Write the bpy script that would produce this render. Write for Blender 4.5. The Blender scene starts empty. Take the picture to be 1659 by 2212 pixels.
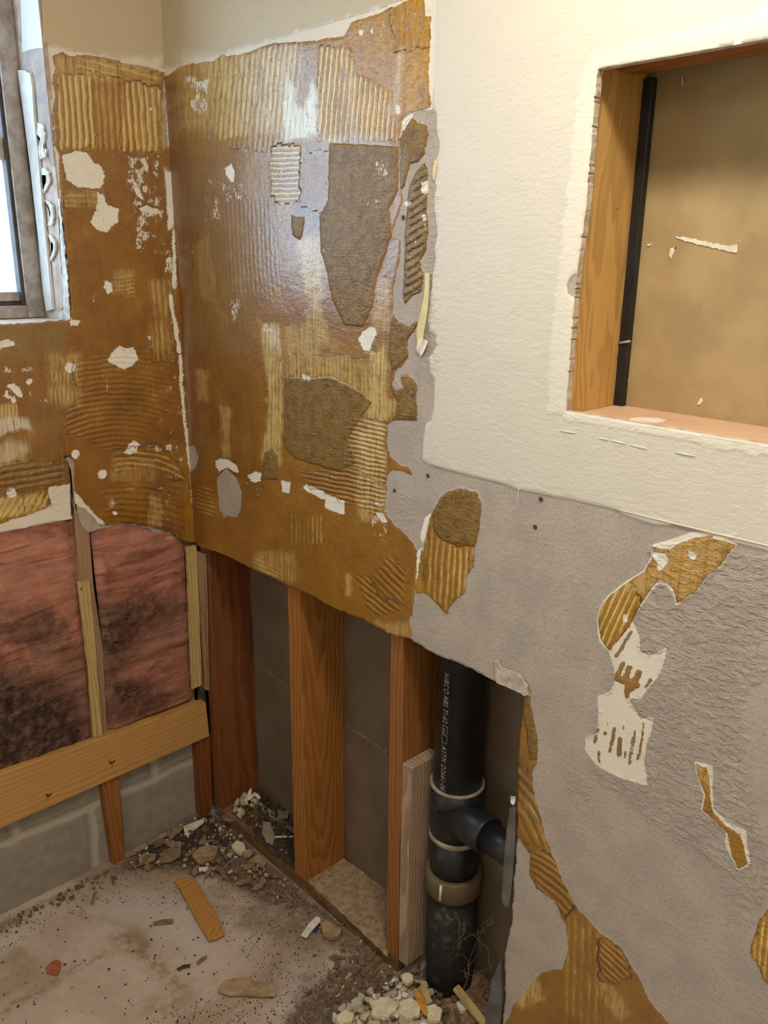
import bpy, bmesh, math, random
import numpy as np
from mathutils import Vector, Matrix
C = bpy.context.scene.collection
SC = bpy.context.scene

# ------------------------------------------------------------------ camera, world, light, exposure
CAM = np.array([1.92798801, -1.11499897, 1.66206474])
ROWS = np.array([[0.684558, 0.72887872, 0.01077764],      # camera right
                 [0.22231876, -0.19467404, -0.95534098],  # camera down
                 [-0.69422959, 0.65638238, -0.29530909]]) # camera forward
FPX, CX, CY = 1795.95, 829.5, 1106.0
cam = bpy.data.objects.new('camera', bpy.data.cameras.new('camera')); C.objects.link(cam)
m = Matrix.Identity(4)
for i in range(3):
    m[i][0] = ROWS[0][i]; m[i][1] = -ROWS[1][i]; m[i][2] = -ROWS[2][i]; m[i][3] = CAM[i]
cam.matrix_world = m
cam.data.sensor_fit = 'HORIZONTAL'; cam.data.sensor_width = 36; cam.data.lens = 36*FPX/1659
cam.data.clip_start = 0.02
SC.camera = cam
SC.view_settings.view_transform = 'Standard'; SC.view_settings.look = 'None'
SC.view_settings.gamma = 1; SC.view_settings.use_curve_mapping = False
SC.view_settings.exposure = -0.32

world = bpy.data.worlds.new('sky'); SC.world = world; world.use_nodes = True
bg = world.node_tree.nodes['Background']
bg.inputs[0].default_value = (0.60, 0.80, 1.0, 1); bg.inputs[1].default_value = 9.5

def lamp(name, kind, loc, energy, color, size=.1, sizey=None, rot=(0, 0, 0)):
    l = bpy.data.lights.new(name, kind); l.energy = energy; l.color = color
    if kind == 'AREA':
        l.size = size
        if sizey: l.shape = 'RECTANGLE'; l.size_y = sizey
    else: l.shadow_soft_size = size
    o = bpy.data.objects.new(name, l); C.objects.link(o); o.location = loc; o.rotation_euler = rot
    return o
WARM = (1.0, 0.88, 0.72)
for i, x in enumerate((1.25, 1.45, 1.65)):      # three bulbs of the vanity light above the cabinet opening
    lamp('vanity_bulb', 'POINT', (x, -.46, 2.38), 4.2, WARM, .045)
lamp('ceiling_light', 'AREA', (1.55, -.55, 2.425), 11.5, (1.0, .92, .80), .22, .22)
lamp('fill_light', 'AREA', (2.0, -1.85, 2.38), 7.0, (1.0, .94, .88), .5, .5, (math.radians(28), 0, math.radians(20)))  # soft fill added behind the camera to lift the falloff, no known lamp
p_ = lamp('window_portal', 'AREA', (-.26, -.70, 1.92), 1, (1, 1, 1), .82, .80, (0, math.radians(-90), 0))
p_.data.cycles.is_portal = True

# ------------------------------------------------------------------ projection helpers: a pixel of the photo to a point on a plane of the room
def ray(px, py):
    return ((px-CX)*ROWS[0] + (py-CY)*ROWS[1] + FPX*ROWS[2])
def at(px, py, axis, v):
    r = ray(px, py); s = (v-CAM[axis])/r[axis]; return CAM + s*r
def RP(px, py, Y=0.): return at(px, py, 1, Y)
def LP(px, py, X=-.02): return at(px, py, 0, X)
def FP(px, py, Z=0.): return at(px, py, 2, Z)
def project(P):
    d = P - CAM
    r, dn, f = d@ROWS[0], d@ROWS[1], d@ROWS[2]
    f = np.maximum(f, .05)
    return np.stack([CX+FPX*r/f, CY+FPX*dn/f], 1)

# ------------------------------------------------------------------ numpy noise and distance fields
def _h(ix, iy, s):
    n = (ix*374761393 + iy*668265263 + s*2147483647) & 0xffffffff
    n = ((n ^ (n >> 13))*1274126177) & 0xffffffff
    return ((n ^ (n >> 16)) & 0xffff)/65535.
def vnoise(x, y, s=0):
    ix = np.floor(x).astype(np.int64); iy = np.floor(y).astype(np.int64)
    fx = x-ix; fy = y-iy; fx = fx*fx*(3-2*fx); fy = fy*fy*(3-2*fy)
    a = _h(ix, iy, s); b = _h(ix+1, iy, s); c = _h(ix, iy+1, s); d = _h(ix+1, iy+1, s)
    return (a*(1-fx)+b*fx)*(1-fy)+(c*(1-fx)+d*fx)*fy
def fbm(x, y, s=0, o=4):
    t = 0; a = 1; n = 0
    for i in range(o):
        t = t+a*vnoise(x*2**i, y*2**i, s+i*7); n += a; a *= .55
    return t/n*2-1
def sdf(P, poly, pad=30.):
    """signed distance, positive inside"""
    poly = np.array(poly, float); out = np.full(len(P), -pad)
    lo = poly.min(0)-pad; hi = poly.max(0)+pad
    k = np.where((P[:, 0] > lo[0]) & (P[:, 0] < hi[0]) & (P[:, 1] > lo[1]) & (P[:, 1] < hi[1]))[0]
    if len(k) == 0: return out
    Q = P[k]; d = np.full(len(Q), 1e9); ins = np.zeros(len(Q), bool); n = len(poly)
    for i in range(n):
        a = poly[i]; b = poly[(i+1) % n]; ab = b-a; L = ab@ab
        if L < 1e-12: continue
        t = np.clip(((Q-a)@ab)/L, 0, 1); e = Q-a-t[:, None]*ab
        d = np.minimum(d, (e*e).sum(1))
        if a[1] != b[1]:
            c = ((a[1] > Q[:, 1]) != (b[1] > Q[:, 1])) & (Q[:, 0] < (b[0]-a[0])*(Q[:, 1]-a[1])/(b[1]-a[1])+a[0])
            ins ^= c
    d = np.sqrt(d); out[k] = np.where(ins, d, -np.minimum(d, pad)); return out
def caps(P, a, b, r, pad=30.):
    a = np.array(a, float); b = np.array(b, float); ab = b-a
    t = np.clip(((P-a)@ab)/max(ab@ab, 1e-9), 0, 1); e = P-a-t[:, None]*ab
    return np.maximum(r-np.sqrt((e*e).sum(1)), -pad)
def warp(P, amp=3., s=1):
    x, y = P[:, 0], P[:, 1]
    return P+amp*np.stack([fbm(x/16, y/16, s, 3)+.5*fbm(x/50, y/50, s+3, 2), fbm(x/16, y/16, s+5, 3)+.5*fbm(x/50, y/50, s+9, 2)], 1)
def smooth(x, a, b):
    t = np.clip((x-a)/(b-a), 0, 1); return t*t*(3-2*t)

# ------------------------------------------------------------------ node helper
def lin(h):
    if isinstance(h, str):
        h = [int(h[i:i+2], 16)/255 for i in (0, 2, 4)]
    return tuple(c/12.92 if c <= .04045 else ((c+.055)/1.055)**2.4 for c in h)+(1,)
class N:
    def __init__(s, name):
        s.m = bpy.data.materials.new(name); s.m.use_nodes = True; s.t = s.m.node_tree; s.n = s.t.nodes
        s.b = s.n['Principled BSDF']; s.b.inputs['Roughness'].default_value = .6; s._tc = None
    def new(s, k, **kw):
        o = s.n.new(k)
        for a, v in kw.items(): setattr(o, a, v)
        return o
    def put(s, sock, v):
        if v is None: return
        if hasattr(v, 'links') or isinstance(v, bpy.types.NodeSocket): s.t.links.new(v, sock)
        else:
            if isinstance(v, tuple) and len(v) == 4 and sock.type == 'VECTOR': v = v[:3]
            sock.default_value = v
    def tc(s, which='Object'):
        if s._tc is None: s._tc = s.new('ShaderNodeTexCoord')
        return s._tc.outputs[which]
    def M(s, op, a, b=None, c=None, clamp=False):
        o = s.new('ShaderNodeMath', operation=op); o.use_clamp = clamp
        s.put(o.inputs[0], a)
        if b is not None: s.put(o.inputs[1], b)
        if c is not None: s.put(o.inputs[2], c)
        return o.outputs[0]
    def ss(s, x, a, b):
        o = s.new('ShaderNodeMapRange', interpolation_type='SMOOTHSTEP')
        s.put(o.inputs[0], x); s.put(o.inputs[1], a); s.put(o.inputs[2], b); return o.outputs[0]
    def mix(s, f, a, b, mode='MIX'):
        o = s.new('ShaderNodeMix', data_type='RGBA', blend_type=mode)
        s.put(o.inputs[0], f); s.put(o.inputs[6], a); s.put(o.inputs[7], b); return o.outputs[2]
    def mapv(s, sc=(1, 1, 1), loc=(0, 0, 0), rot=(0, 0, 0), v=None):
        o = s.new('ShaderNodeMapping'); s.put(o.inputs[0], v or s.tc()); o.inputs[1].default_value = loc
        o.inputs[2].default_value = rot; o.inputs[3].default_value = sc; return o.outputs[0]
    def noise(s, scale, det=3, v=None, rough=.55, dist=0):
        o = s.new('ShaderNodeTexNoise'); s.put(o.inputs['Vector'], v or s.tc()); o.inputs['Scale'].default_value = scale
        o.inputs['Detail'].default_value = det; o.inputs['Roughness'].default_value = rough
        o.inputs['Distortion'].default_value = dist; return o.outputs[0]
    def voro(s, scale, feat='F1', v=None):
        o = s.new('ShaderNodeTexVoronoi', feature=feat); s.put(o.inputs['Vector'], v or s.tc()); o.inputs['Scale'].default_value = scale
        return o.outputs['Distance']
    def attr(s, name):
        return s.new('ShaderNodeAttribute', attribute_name=name).outputs['Fac']
    def bump(s, h, dist=.002, st=1.):
        o = s.new('ShaderNodeBump'); o.inputs['Strength'].default_value = st; o.inputs['Distance'].default_value = dist
        s.put(o.inputs['Height'], h); s.put(s.b.inputs['Normal'], o.outputs[0])
    def out(s, col=None, rough=None, **kw):
        s.put(s.b.inputs['Base Color'], col)
        if rough is not None: s.put(s.b.inputs['Roughness'], rough)
        for k, v in kw.items(): s.put(s.b.inputs[k.replace('_', ' ')], v)
        return s.m

# ------------------------------------------------------------------ materials
def mat_wall():
    n = N('torn_wallboard')
    A = {k: n.attr(k) for k in ('adh', 'chip', 'dark', 'cream', 'paint', 'light', 'phase', 'ramp', 'rh', 'speck', 'tone', 'white', 'gray', 'crumb', 'smear')}
    f1 = n.noise(45, 4); f2 = n.noise(190, 3); f3 = n.noise(14, 3); f4 = n.noise(5, 4, rough=.65)
    st = n.noise(1, 4, n.mapv((190, 190, 11)), rough=.65)
    st2 = n.noise(1, 3, n.mapv((55, 55, 260)))
    def edge(x, k=7., w=.7):
        j = n.M('MULTIPLY', n.M('ADD', n.M('SUBTRACT', f2, .5), n.M('MULTIPLY', n.M('SUBTRACT', f1, .5), .8)), k)
        return n.ss(n.M('ADD', x, j), -w, w)
    paper = n.mix(n.ss(f3, .35, .65), lin('AEA197'), lin('B9ACA0'))
    paper = n.mix(n.ss(f2, .45, .8), paper, lin('9F9186'))
    creamc = n.mix(f3, lin('EDE5D8'), lin('E0D5C4'))
    col = n.mix(edge(A['cream'], 3), paper, creamc)
    # adhesive
    tone = n.M('ADD', A['tone'], n.M('MULTIPLY', n.M('SUBTRACT', f3, .5), .9), clamp=True)
    gold = n.mix(tone, lin('7E4C0C'), lin('BC881A'))
    gold = n.mix(n.M('MULTIPLY', n.ss(f4, .5, .68), .55), gold, lin('684419'))
    gold = n.mix(n.ss(st, .45, .75), gold, lin('946522'))
    gold = n.mix(n.M('MULTIPLY', n.ss(n.M('ADD', n.M('MULTIPLY', st, .6), n.M('MULTIPLY', f3, .5)), .62, .75), .45), gold, lin('BE9748'))
    gold = n.mix(n.M('MULTIPLY', n.ss(f1, .5, .8), .45), gold, lin('6E4510'))
    lightc = n.mix(tone, lin('D6B474'), lin('E6CD88'))
    lm = n.M('MULTIPLY', A['light'], n.ss(n.M('ADD', st, n.M('MULTIPLY', n.M('SUBTRACT', f1, .5), .5)), .27, .6))
    gold = n.mix(n.M('MULTIPLY', lm, .9), gold, lightc)
    wob = n.M('MULTIPLY', n.M('SUBTRACT', n.noise(26, 3), .5), .7)
    sn = n.M('MULTIPLY_ADD', n.M('SINE', n.M('MULTIPLY', n.M('ADD', A['phase'], wob), 6.28318)), .5, .5)
    rm = n.M('MULTIPLY', n.ss(n.M('ADD', sn, n.M('MULTIPLY', n.M('SUBTRACT', f2, .5), .5)), .5, .85), n.ss(n.M('ADD', A['ramp'], n.M('ADD', n.M('MULTIPLY', n.M('SUBTRACT', f1, .5), .9), n.M('MULTIPLY', n.M('SUBTRACT', f3, .5), .8))), .12, .8))
    gold = n.mix(n.M('MULTIPLY', rm, .9), gold, n.mix(tone, lin('D6B562'), lin('E6CF80')))
    gold = n.mix(n.M('MULTIPLY', A['smear'], n.ss(f1, .3, .6)), gold, lin('8A7041'))
    gold = n.mix(n.M('MULTIPLY', edge(A['dark'], 11, 2.), .9), gold, n.mix(n.ss(n.M('ADD', n.M('MULTIPLY', f1, .6), n.M('MULTIPLY', f2, .4)), .38, .6), lin('70501D'), lin('8F6F36')))
    adh = edge(A['adh'], 6)
    col = n.mix(adh, col, gold)
    sp = n.M('ADD', n.noise(1, 3, n.mapv((300, 300, 170)), rough=.7), n.M('MULTIPLY', n.M('SUBTRACT', n.noise(55, 3), .5), .55))
    spm = n.ss(sp, n.M('SUBTRACT', .93, n.M('MULTIPLY', A['speck'], .5)), n.M('SUBTRACT', .96, n.M('MULTIPLY', A['speck'], .5)))
    spm = n.M('MULTIPLY', spm, n.ss(A['speck'], .02, .1))
    col = n.mix(spm, col, lin('EFE8DD'))
    col = n.mix(n.M('MULTIPLY', A['white'], n.ss(n.M('ADD', st, n.M('MULTIPLY', f1, .3)), .35, .7)), col, lin('E3DBCB'))
    gr = edge(A['gray'], 2)
    col = n.mix(gr, col, paper)
    ch = edge(A['chip'], 9)
    col = n.mix(ch, col, n.mix(f1, lin('F7F2EA'), lin('EDE6DA')))
    pa = edge(A['paint'], 2.5)
    pc = n.mix(f3, lin('DDD6C9'), lin('D8CFBF'))
    pc = n.mix(A['smear'], pc, lin('C9B89C'))
    pc = n.mix(A['light'], pc, n.mix(f1, lin('F0EADB'), lin('E4DBC9')))
    col = n.mix(pa, col, pc)
    # gloss
    ro = n.mix(adh, (.85,)*3+(1,), n.mix(n.ss(n.M('ADD', A['dark'], 0), -1, 1), n.mix(f1, (.30,)*3+(1,), (.48,)*3+(1,)), (.62,)*3+(1,)))
    ro = n.mix(gr, ro, (.85,)*3+(1,)); ro = n.mix(ch, ro, (.9,)*3+(1,)); ro = n.mix(pa, ro, (.5,)*3+(1,))
    # relief
    h = n.M('MULTIPLY', adh, .9)
    h = n.M('ADD', h, n.M('MULTIPLY', n.M('MULTIPLY', n.M('SUBTRACT', 1, sn), n.M('ADD', A['rh'], n.M('MULTIPLY', A['ramp'], .35))), adh))
    h = n.M('ADD', h, n.M('MULTIPLY', n.M('MULTIPLY', spm, .7), 1))
    h = n.M('SUBTRACT', h, n.M('MULTIPLY', ch, .5))
    h = n.M('SUBTRACT', h, n.M('MULTIPLY', gr, 1.1))
    h = n.M('ADD', h, n.M('MULTIPLY', n.ss(A['dark'], -2, 2), n.M('ADD', .5, n.M('MULTIPLY', f2, 1.0))))
    cr = n.M('MULTIPLY', A['crumb'], n.M('ADD', n.noise(1, 4, n.mapv((70, 70, 150)), rough=.7), n.M('MULTIPLY', n.ss(n.noise(1, 2, n.mapv((50, 50, 110))), .5, .58), .35)))
    h = n.M('ADD', h, n.M('MULTIPLY', cr, 1.6))
    h = n.M('ADD', h, n.M('MULTIPLY', n.noise(1, 3, n.mapv((55, 55, 120))), .28))
    h = n.M('ADD', h, n.M('MULTIPLY', f2, .22))
    h = n.M('ADD', h, n.M('MULTIPLY', adh, n.M('ADD', n.M('MULTIPLY', st, .35), n.M('MULTIPLY', n.ss(n.noise(330, 2), .62, .8), .5))))
    h = n.M('ADD', h, n.M('MULTIPLY', n.ss(A['dark'], -2, 2), n.M('MULTIPLY', st2, .9)))
    h = n.M('ADD', h, n.M('MULTIPLY', n.M('MULTIPLY', pa, A['light']), .4))
    n.bump(h, .0022, 1.)
    n.b.inputs['IOR'].default_value = 1.5
    cb_ = n.new('ShaderNodeBump'); cb_.inputs['Strength'].default_value = .5; cb_.inputs['Distance'].default_value = .0012; n.put(cb_.inputs['Height'], h)
    n.put(n.b.inputs['Coat Normal'], cb_.outputs[0]); n.b.inputs['Coat Roughness'].default_value = .24; n.b.inputs['Coat IOR'].default_value = 1.6
    cw = n.M('MULTIPLY', adh, n.M('SUBTRACT', 1, n.M('MULTIPLY', n.ss(A['dark'], -1, 1), .75)))
    cw = n.M('MULTIPLY', cw, n.M('SUBTRACT', 1, n.ss(n.M('ADD', gr, n.M('ADD', ch, pa)), .2, .8)))
    cw = n.M('MULTIPLY', cw, n.M('SUBTRACT', 1, n.M('MULTIPLY', n.ss(A['tone'], .38, .62), .62)))
    n.put(n.b.inputs['Coat Weight'], cw)
    return n.out(col, ro)
def mat_wood(name, c1, c2, freq=85, off=(.03, .06), tilt=(.02, .03), dirt=0., rough=.6, axis='Z', knot=.03):
    n = N(name); rot = {'Z': (0, 0, 0), 'X': (0, -math.pi/2, 0), 'Y': (math.pi/2, 0, 0)}[axis]
    v = n.mapv(rot=rot) if axis != 'Z' else n.tc()
    sx = n.new('ShaderNodeSeparateXYZ'); n.put(sx.inputs[0], v)
    w = n.M('MULTIPLY', n.M('SUBTRACT', n.noise(1, 3, n.mapv((7, 7, 1.3), v=v), rough=.6), .5), .075)
    dx = n.M('ADD', n.M('SUBTRACT', sx.outputs[0], off[0]), n.M('MULTIPLY', sx.outputs[2], tilt[0]))
    dy = n.M('ADD', n.M('SUBTRACT', sx.outputs[1], off[1]), n.M('MULTIPLY', sx.outputs[2], tilt[1]))
    r = n.M('SQRT', n.M('ADD', n.M('MULTIPLY', dx, dx), n.M('MULTIPLY', dy, dy)))
    r = n.M('ADD', r, w)
    s = n.M('FRACT', n.M('MULTIPLY', r, freq))
    s = n.M('MULTIPLY', n.ss(s, .1, .85), n.ss(s, 1., .9))
    fib = n.noise(1, 4, n.mapv((330, 330, 5), v=v), rough=.65)
    big = n.noise(1, 3, n.mapv((14, 14, 1.2), v=v))
    g = n.M('ADD', n.M('MULTIPLY', s, n.M('MULTIPLY_ADD', big, .9, .1)), n.M('MULTIPLY', n.M('SUBTRACT', fib, .5), .9))
    col = n.mix(n.M('MULTIPLY', g, 1, clamp=True), lin(c1), lin(c2))
    k = n.voro(3.2, v=n.mapv((1, 1, .45), v=v))
    col = n.mix(n.M('MULTIPLY', n.ss(n.M('ADD', k, n.M('MULTIPLY', fib, .02)), knot+.03, knot), .85), col, lin('4A2A10'))
    col = n.mix(n.ss(n.noise(90, 2), .74, .78), col, lin('5A3518'))
    if dirt: col = n.mix(n.M('MULTIPLY', n.ss(n.noise(22, 5, rough=.7), .42, .7), dirt), col, lin('8C7B66'))
    n.bump(n.M('ADD', n.M('MULTIPLY', s, .3), fib), .0006, .6)
    return n.out(col, rough)
def mat_plain(name, c, c2=None, scale=30, rough=.7, bump=.0, metal=0., thr=(.35, .65), bs=None):
    n = N(name); f = n.noise(scale, 4)
    col = n.mix(n.ss(f, *thr), lin(c), lin(c2 or c))
    if bump: n.bump(n.noise(bs or scale*3, 3), bump, 1)
    return n.out(col, rough, Metallic=metal)
M_WALL = mat_wall()
M_STUD = mat_wood('pine_stud', '9E6632', '6B401C', 105, (.09, .02), (.015, .01))
M_STUD2 = mat_wood('pine_stud_cathedral', 'AC7234', '6E4018', 120, (-.012, -.012), (-.055, .006))
M_STUDD = mat_wood('pine_stud_reddish', '84481E', '54290F', 90, (.09, .02), (.01, .01), .15)
M_JAMB = mat_wood('pine_jamb', 'CFA562', 'A88046', 170, (.4, .03), (.003, .003), knot=.012)
M_BLOCKING = mat_wood('pine_blocking', 'C99A5A', 'B07E42', 70, (.02, .12), (.02, .01), .15, axis='Y')
M_PLATE = mat_wood('pine_plate', '7C5A32', '523619', 90, (.02, .12), (.01, .01), .75)
M_PLATED = M_PLATE
M_SCRAP = mat_wood('weathered_scrap', 'B49C84', '7E5C3E', 90, (.02, .12), (.01, .01), .6, .85)
M_SILLW = mat_wood('pinkish_sill', 'DDBB9C', 'C9A07C', 90, (.02, .12), (.01, .01), .2)
M_LATH = mat_wood('yellow_lath', 'CDB177', '9B7A45', 90, (.02, .12), (.01, .01), .35)
M_LATHP = mat_wood('pale_lath', 'A9866A', '876A50', 90, (.02, .12), (.01, .01), .4)
M_CORE = mat_plain('gypsum_core', 'D2C4B6', 'B09E8C', 60, .9, .002)
M_BACK = None
def mat_back():
    n = N('wallboard_back_paper'); f = n.noise(9, 4); f2 = n.noise(60, 3)
    col = n.mix(n.ss(f, .3, .7), lin('A08A63'), lin('B39C72'))
    col = n.mix(n.M('MULTIPLY', n.ss(n.noise(16, 5, rough=.75), .6, .8), .6), col, lin('CDBE9C'))
    col = n.mix(n.ss(n.voro(22), .035, .02), col, lin('6E5934'))
    n.bump(f2, .0006, .5); return n.out(col, .55)
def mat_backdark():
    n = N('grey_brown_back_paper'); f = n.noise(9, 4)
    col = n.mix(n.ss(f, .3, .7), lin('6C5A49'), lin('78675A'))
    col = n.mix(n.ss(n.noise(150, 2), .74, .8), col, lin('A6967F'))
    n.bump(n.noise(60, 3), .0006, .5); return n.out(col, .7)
def mat_concrete():
    n = N('stained_concrete_floor')
    d = n.attr('dirt'); pl = n.attr('pale'); br = n.attr('brown'); sm = n.attr('soot')
    f = n.noise(6, 5, rough=.65); f2 = n.noise(40, 5, rough=.7); f3 = n.noise(170, 3)
    col = n.mix(n.ss(f, .35, .65), lin('B8A799'), lin('CBBCB0'))
    col = n.mix(n.M('MULTIPLY', n.ss(n.noise(2.6, 5, rough=.6, dist=1.), .45, .6), .6), col, lin('8F775C'))
    col = n.mix(n.M('MULTIPLY', pl, .85), col, n.mix(f2, lin('C6BAB8'), lin('D4CAC8')))
    col = n.mix(n.M('MULTIPLY', br, n.ss(f2, .3, .65)), col, lin('8A6C4C'))
    col = n.mix(n.M('MULTIPLY', sm, n.ss(f2, .25, .7)), col, lin('5D5355'))
    dk = n.mix(f3, lin('3A2F27'), lin('7D6A58'))
    dk = n.mix(n.ss(f2, .5, .62), dk, lin('8F7C69'))
    col = n.mix(n.M('MULTIPLY', d, n.ss(n.M('ADD', f2, n.M('MULTIPLY', d, .35)), .45, .7)), col, dk)
    sp = n.noise(110, 2, rough=.6)
    th = n.M('SUBTRACT', .735, n.M('MULTIPLY', d, .12))
    col = n.mix(n.ss(sp, th, n.M('ADD', th, .03)), col, lin('33281F'))
    n.bump(n.M('ADD', f2, n.M('MULTIPLY', n.M('MULTIPLY', d, f3), 1.5)), .003, .7)
    return n.out(col, .85)
def mat_block():
    n = N('painted_grey_block')
    A = n.attr('joint')
    f = n.noise(30, 4); f2 = n.noise(160, 3)
    col = n.mix(n.ss(f, .3, .7), lin('8E857B'), lin('9D9489'))
    col = n.mix(n.M('MULTIPLY', n.ss(A, .2, .9), n.ss(n.M('ADD', f, n.M('MULTIPLY', A, .3)), .35, .7)), col, lin('B5AC9C'))
    col = n.mix(n.ss(n.noise(4, 3), .52, .7), col, lin('857B6C'))
    col = n.mix(n.ss(f2, .76, .8), col, lin('453A30'))
    n.bump(n.M('ADD', f2, n.M('MULTIPLY', A, -1.5)), .0015, .8)
    return n.out(col, .8)
def mat_insul():
    n = N('pink_fibreglass_behind_film')
    d = n.attr('stain'); v = n.mapv((1, 1, 1))
    f = n.noise(7, 5, rough=.6, dist=.8); f2 = n.noise(45, 4, rough=.7)
    col = n.mix(n.ss(f, .3, .7), lin('C4836B'), lin('A16A5C'))
    col = n.mix(n.M('MULTIPLY', n.ss(n.noise(3.2, 4, rough=.6, dist=1.), .45, .62), .55), col, lin('8A6558'))
    fold = n.noise(1, 4, n.mapv((12, 5, 30), rot=(.3, 0, 0)), rough=.6, dist=1.2)
    col = n.mix(n.M('MULTIPLY', n.ss(fold, .52, .66), .65), col, lin('6E4034'))
    col = n.mix(n.M('MULTIPLY', n.ss(f2, .6, .75), .4), col, lin('BD8A6C'))
    s1 = n.M('MULTIPLY', d, n.ss(n.M('ADD', f, n.M('MULTIPLY', d, .55)), .42, .8))
    col = n.mix(s1, col, n.mix(n.ss(f2, .4, .65), lin('2E1C17'), lin('6A4A3B')))
    col = n.mix(n.M('MULTIPLY', n.ss(n.noise(11, 5, rough=.75), .55, .7), .6), col, lin('7C5A4A'))
    wv = n.new('ShaderNodeTexNoise'); n.put(wv.inputs['Vector'], n.tc()); wv.inputs['Scale'].default_value = 14; wv.inputs['Detail'].default_value = 4
    av = n.new('ShaderNodeVectorMath', operation='MULTIPLY_ADD'); n.put(av.inputs[0], wv.outputs['Color']); av.inputs[1].default_value = (.09, .09, .09); n.put(av.inputs[2], n.mapv((1, 1, 1.8)))
    vor = n.voro(30, 'DISTANCE_TO_EDGE', av.outputs[0])
    col = n.mix(n.M('MULTIPLY', n.ss(vor, .05, .015), n.M('MULTIPLY', n.ss(n.noise(17, 3), .5, .62), n.ss(d, .5, .8))), col, lin('24140F'))
    n.bump(n.M('ADD', n.M('MULTIPLY', fold, 1.2), f2), .006, .8)
    return n.out(col, n.mix(f2, (.3,)*3+(1,), (.6,)*3+(1,)), Coat_Weight=.3, Coat_Roughness=.25)
def mat_glass():
    n = N('obscure_window_glass')
    t = n.new('ShaderNodeBsdfTransparent'); t.inputs[0].default_value = (.95, .98, 1, 1)
    g = n.new('ShaderNodeBsdfGlossy'); g.inputs['Roughness'].default_value = .15
    mx = n.new('ShaderNodeMixShader'); mx.inputs[0].default_value = .05
    n.t.links.new(t.outputs[0], mx.inputs[1]); n.t.links.new(g.outputs[0], mx.inputs[2])
    n.t.links.new(mx.outputs[0], n.n['Material Output'].inputs[0]); return n.m
M_BACK = mat_back(); M_BACKD = mat_backdark(); M_CONC = mat_concrete(); M_BLOCK = mat_block(); M_INS = mat_insul(); M_GLASS = mat_glass()
M_PAINT = mat_plain('cream_wall_paint', 'E0D6C0', 'DACFB7', 6, .5, .0006, bs=90)
M_WHITE = mat_plain('white_vinyl_bead', 'DAD8D8', 'CFCBC6', 40, .4)
M_CAULK = mat_plain('torn_white_caulk', 'E2DDD2', 'BDB2A4', 50, .7, .002)
M_TAUPE = mat_plain('taupe_torn_paper', '9C8F8D', 'B3A395', 25, .9, .001)
M_REVW = mat_plain('reveal_paper', 'C8BCB4', 'B59D8A', 30, .85, .001)
M_REVP = mat_plain('reveal_paint', 'D5D2CC', 'CFC9BE', 10, .6)
M_METAL = mat_plain('oxidised_aluminium', 'B4ABA6', '958A82', 35, .45, .0005, .35)
M_METALD = mat_plain('dark_window_gasket', '4A4544', '3A3230', 35, .6)
M_ABS = mat_plain('black_abs_plastic', '17171A', '222225', 20, .38, .0004)
M_ABSD = None
def mat_absd():
    n = N('dusty_black_plastic'); f = n.noise(30, 6, rough=.75)
    col = n.mix(n.ss(f, .52, .72), lin('171614'), lin('5A5246'))
    n.bump(f, .002, .6); return n.out(col, .75)
M_ABSD = mat_absd()
M_PRIMER = mat_plain('whitish_primer_ring', 'A79A88', '85796A', 60, .7)
M_TAN = mat_plain('tan_rubber_sleeve', '766752', '685943', 15, .6, .0005)
M_INK = mat_plain('pale_print_ink', 'A8A294', '8B867A', 200, .6)
M_CABLE = mat_plain('black_cable_jacket', '17181B', '232428', 20, .4)
M_STAPLE = mat_plain('pale_staple', 'B9B2A2', '9F988A', 60, .4, 0, .4)
M_GREY = mat_plain('dull_grey_plastic', '6E6B68', '5A5552', 25, .6, .0008)
M_NAIL = mat_plain('rusty_nail', '5A3A22', '3A2517', 60, .6, 0, .5)
M_BACKS = mat_plain('paper_seam', '8A7A66', '766754', 60, .8)
CH = {
 'plaster': mat_plain('cream_plaster_crumb', 'E6DBC2', 'D2C4A4', 60, .9, .001),
 'white': mat_plain('white_paper_shard', 'EDE9E0', 'DAD3C6', 40, .8),
 'tan': mat_plain('tan_wallboard_crumb', 'B0977A', '93795D', 50, .9, .001),
 'brown': mat_plain('brown_paper_scrap', '7B6048', '93765A', 50, .9, .001),
 'gold': mat_plain('golden_adhesive_flake', 'B97F2A', 'CF9A43', 50, .5, .001),
 'grey': mat_plain('grey_paper_scrap', '8D7F72', 'A39484', 50, .9),
 'dark': mat_plain('dark_grit', '352D27', '554639', 80, .9),
 'orange': mat_plain('orange_brown_flake', 'B06A44', '9C5836', 60, .7),
 'blue': mat_plain('navy_plastic_scrap', '1E2C4C', '27385E', 60, .5)}

# ------------------------------------------------------------------ object helpers
def tag(o, label=None, cat=None, group=None, kind=None):
    if label: o['label'] = label
    if cat: o['category'] = cat
    if group: o['group'] = group
    if kind: o['kind'] = kind
    return o
def link(name, me, mat, parent=None):
    o = bpy.data.objects.new(name, me); C.objects.link(o)
    if mat is not None and len(me.materials) == 0: me.materials.append(mat)
    if parent is not None:
        o.parent = parent; o.matrix_parent_inverse = parent.matrix_basis.inverted()
    return o
def fin(bm, name, mat, parent=None, sm=False, bevel=0):
    bmesh.ops.recalc_face_normals(bm, faces=bm.faces)
    me = bpy.data.meshes.new(name); bm.to_mesh(me); bm.free()
    if sm: me.polygons.foreach_set('use_smooth', [True]*len(me.polygons))
    o = link(name, me, mat, parent)
    if bevel:
        b = o.modifiers.new('bevel', 'BEVEL'); b.width = bevel; b.segments = 2; b.limit_method = 'ANGLE'
    return o
def empty(name, loc, parent=None):
    o = bpy.data.objects.new(name, None); C.objects.link(o); o.location = loc; o.empty_display_size = .05
    o.matrix_basis = Matrix.Translation(loc); return o
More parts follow.
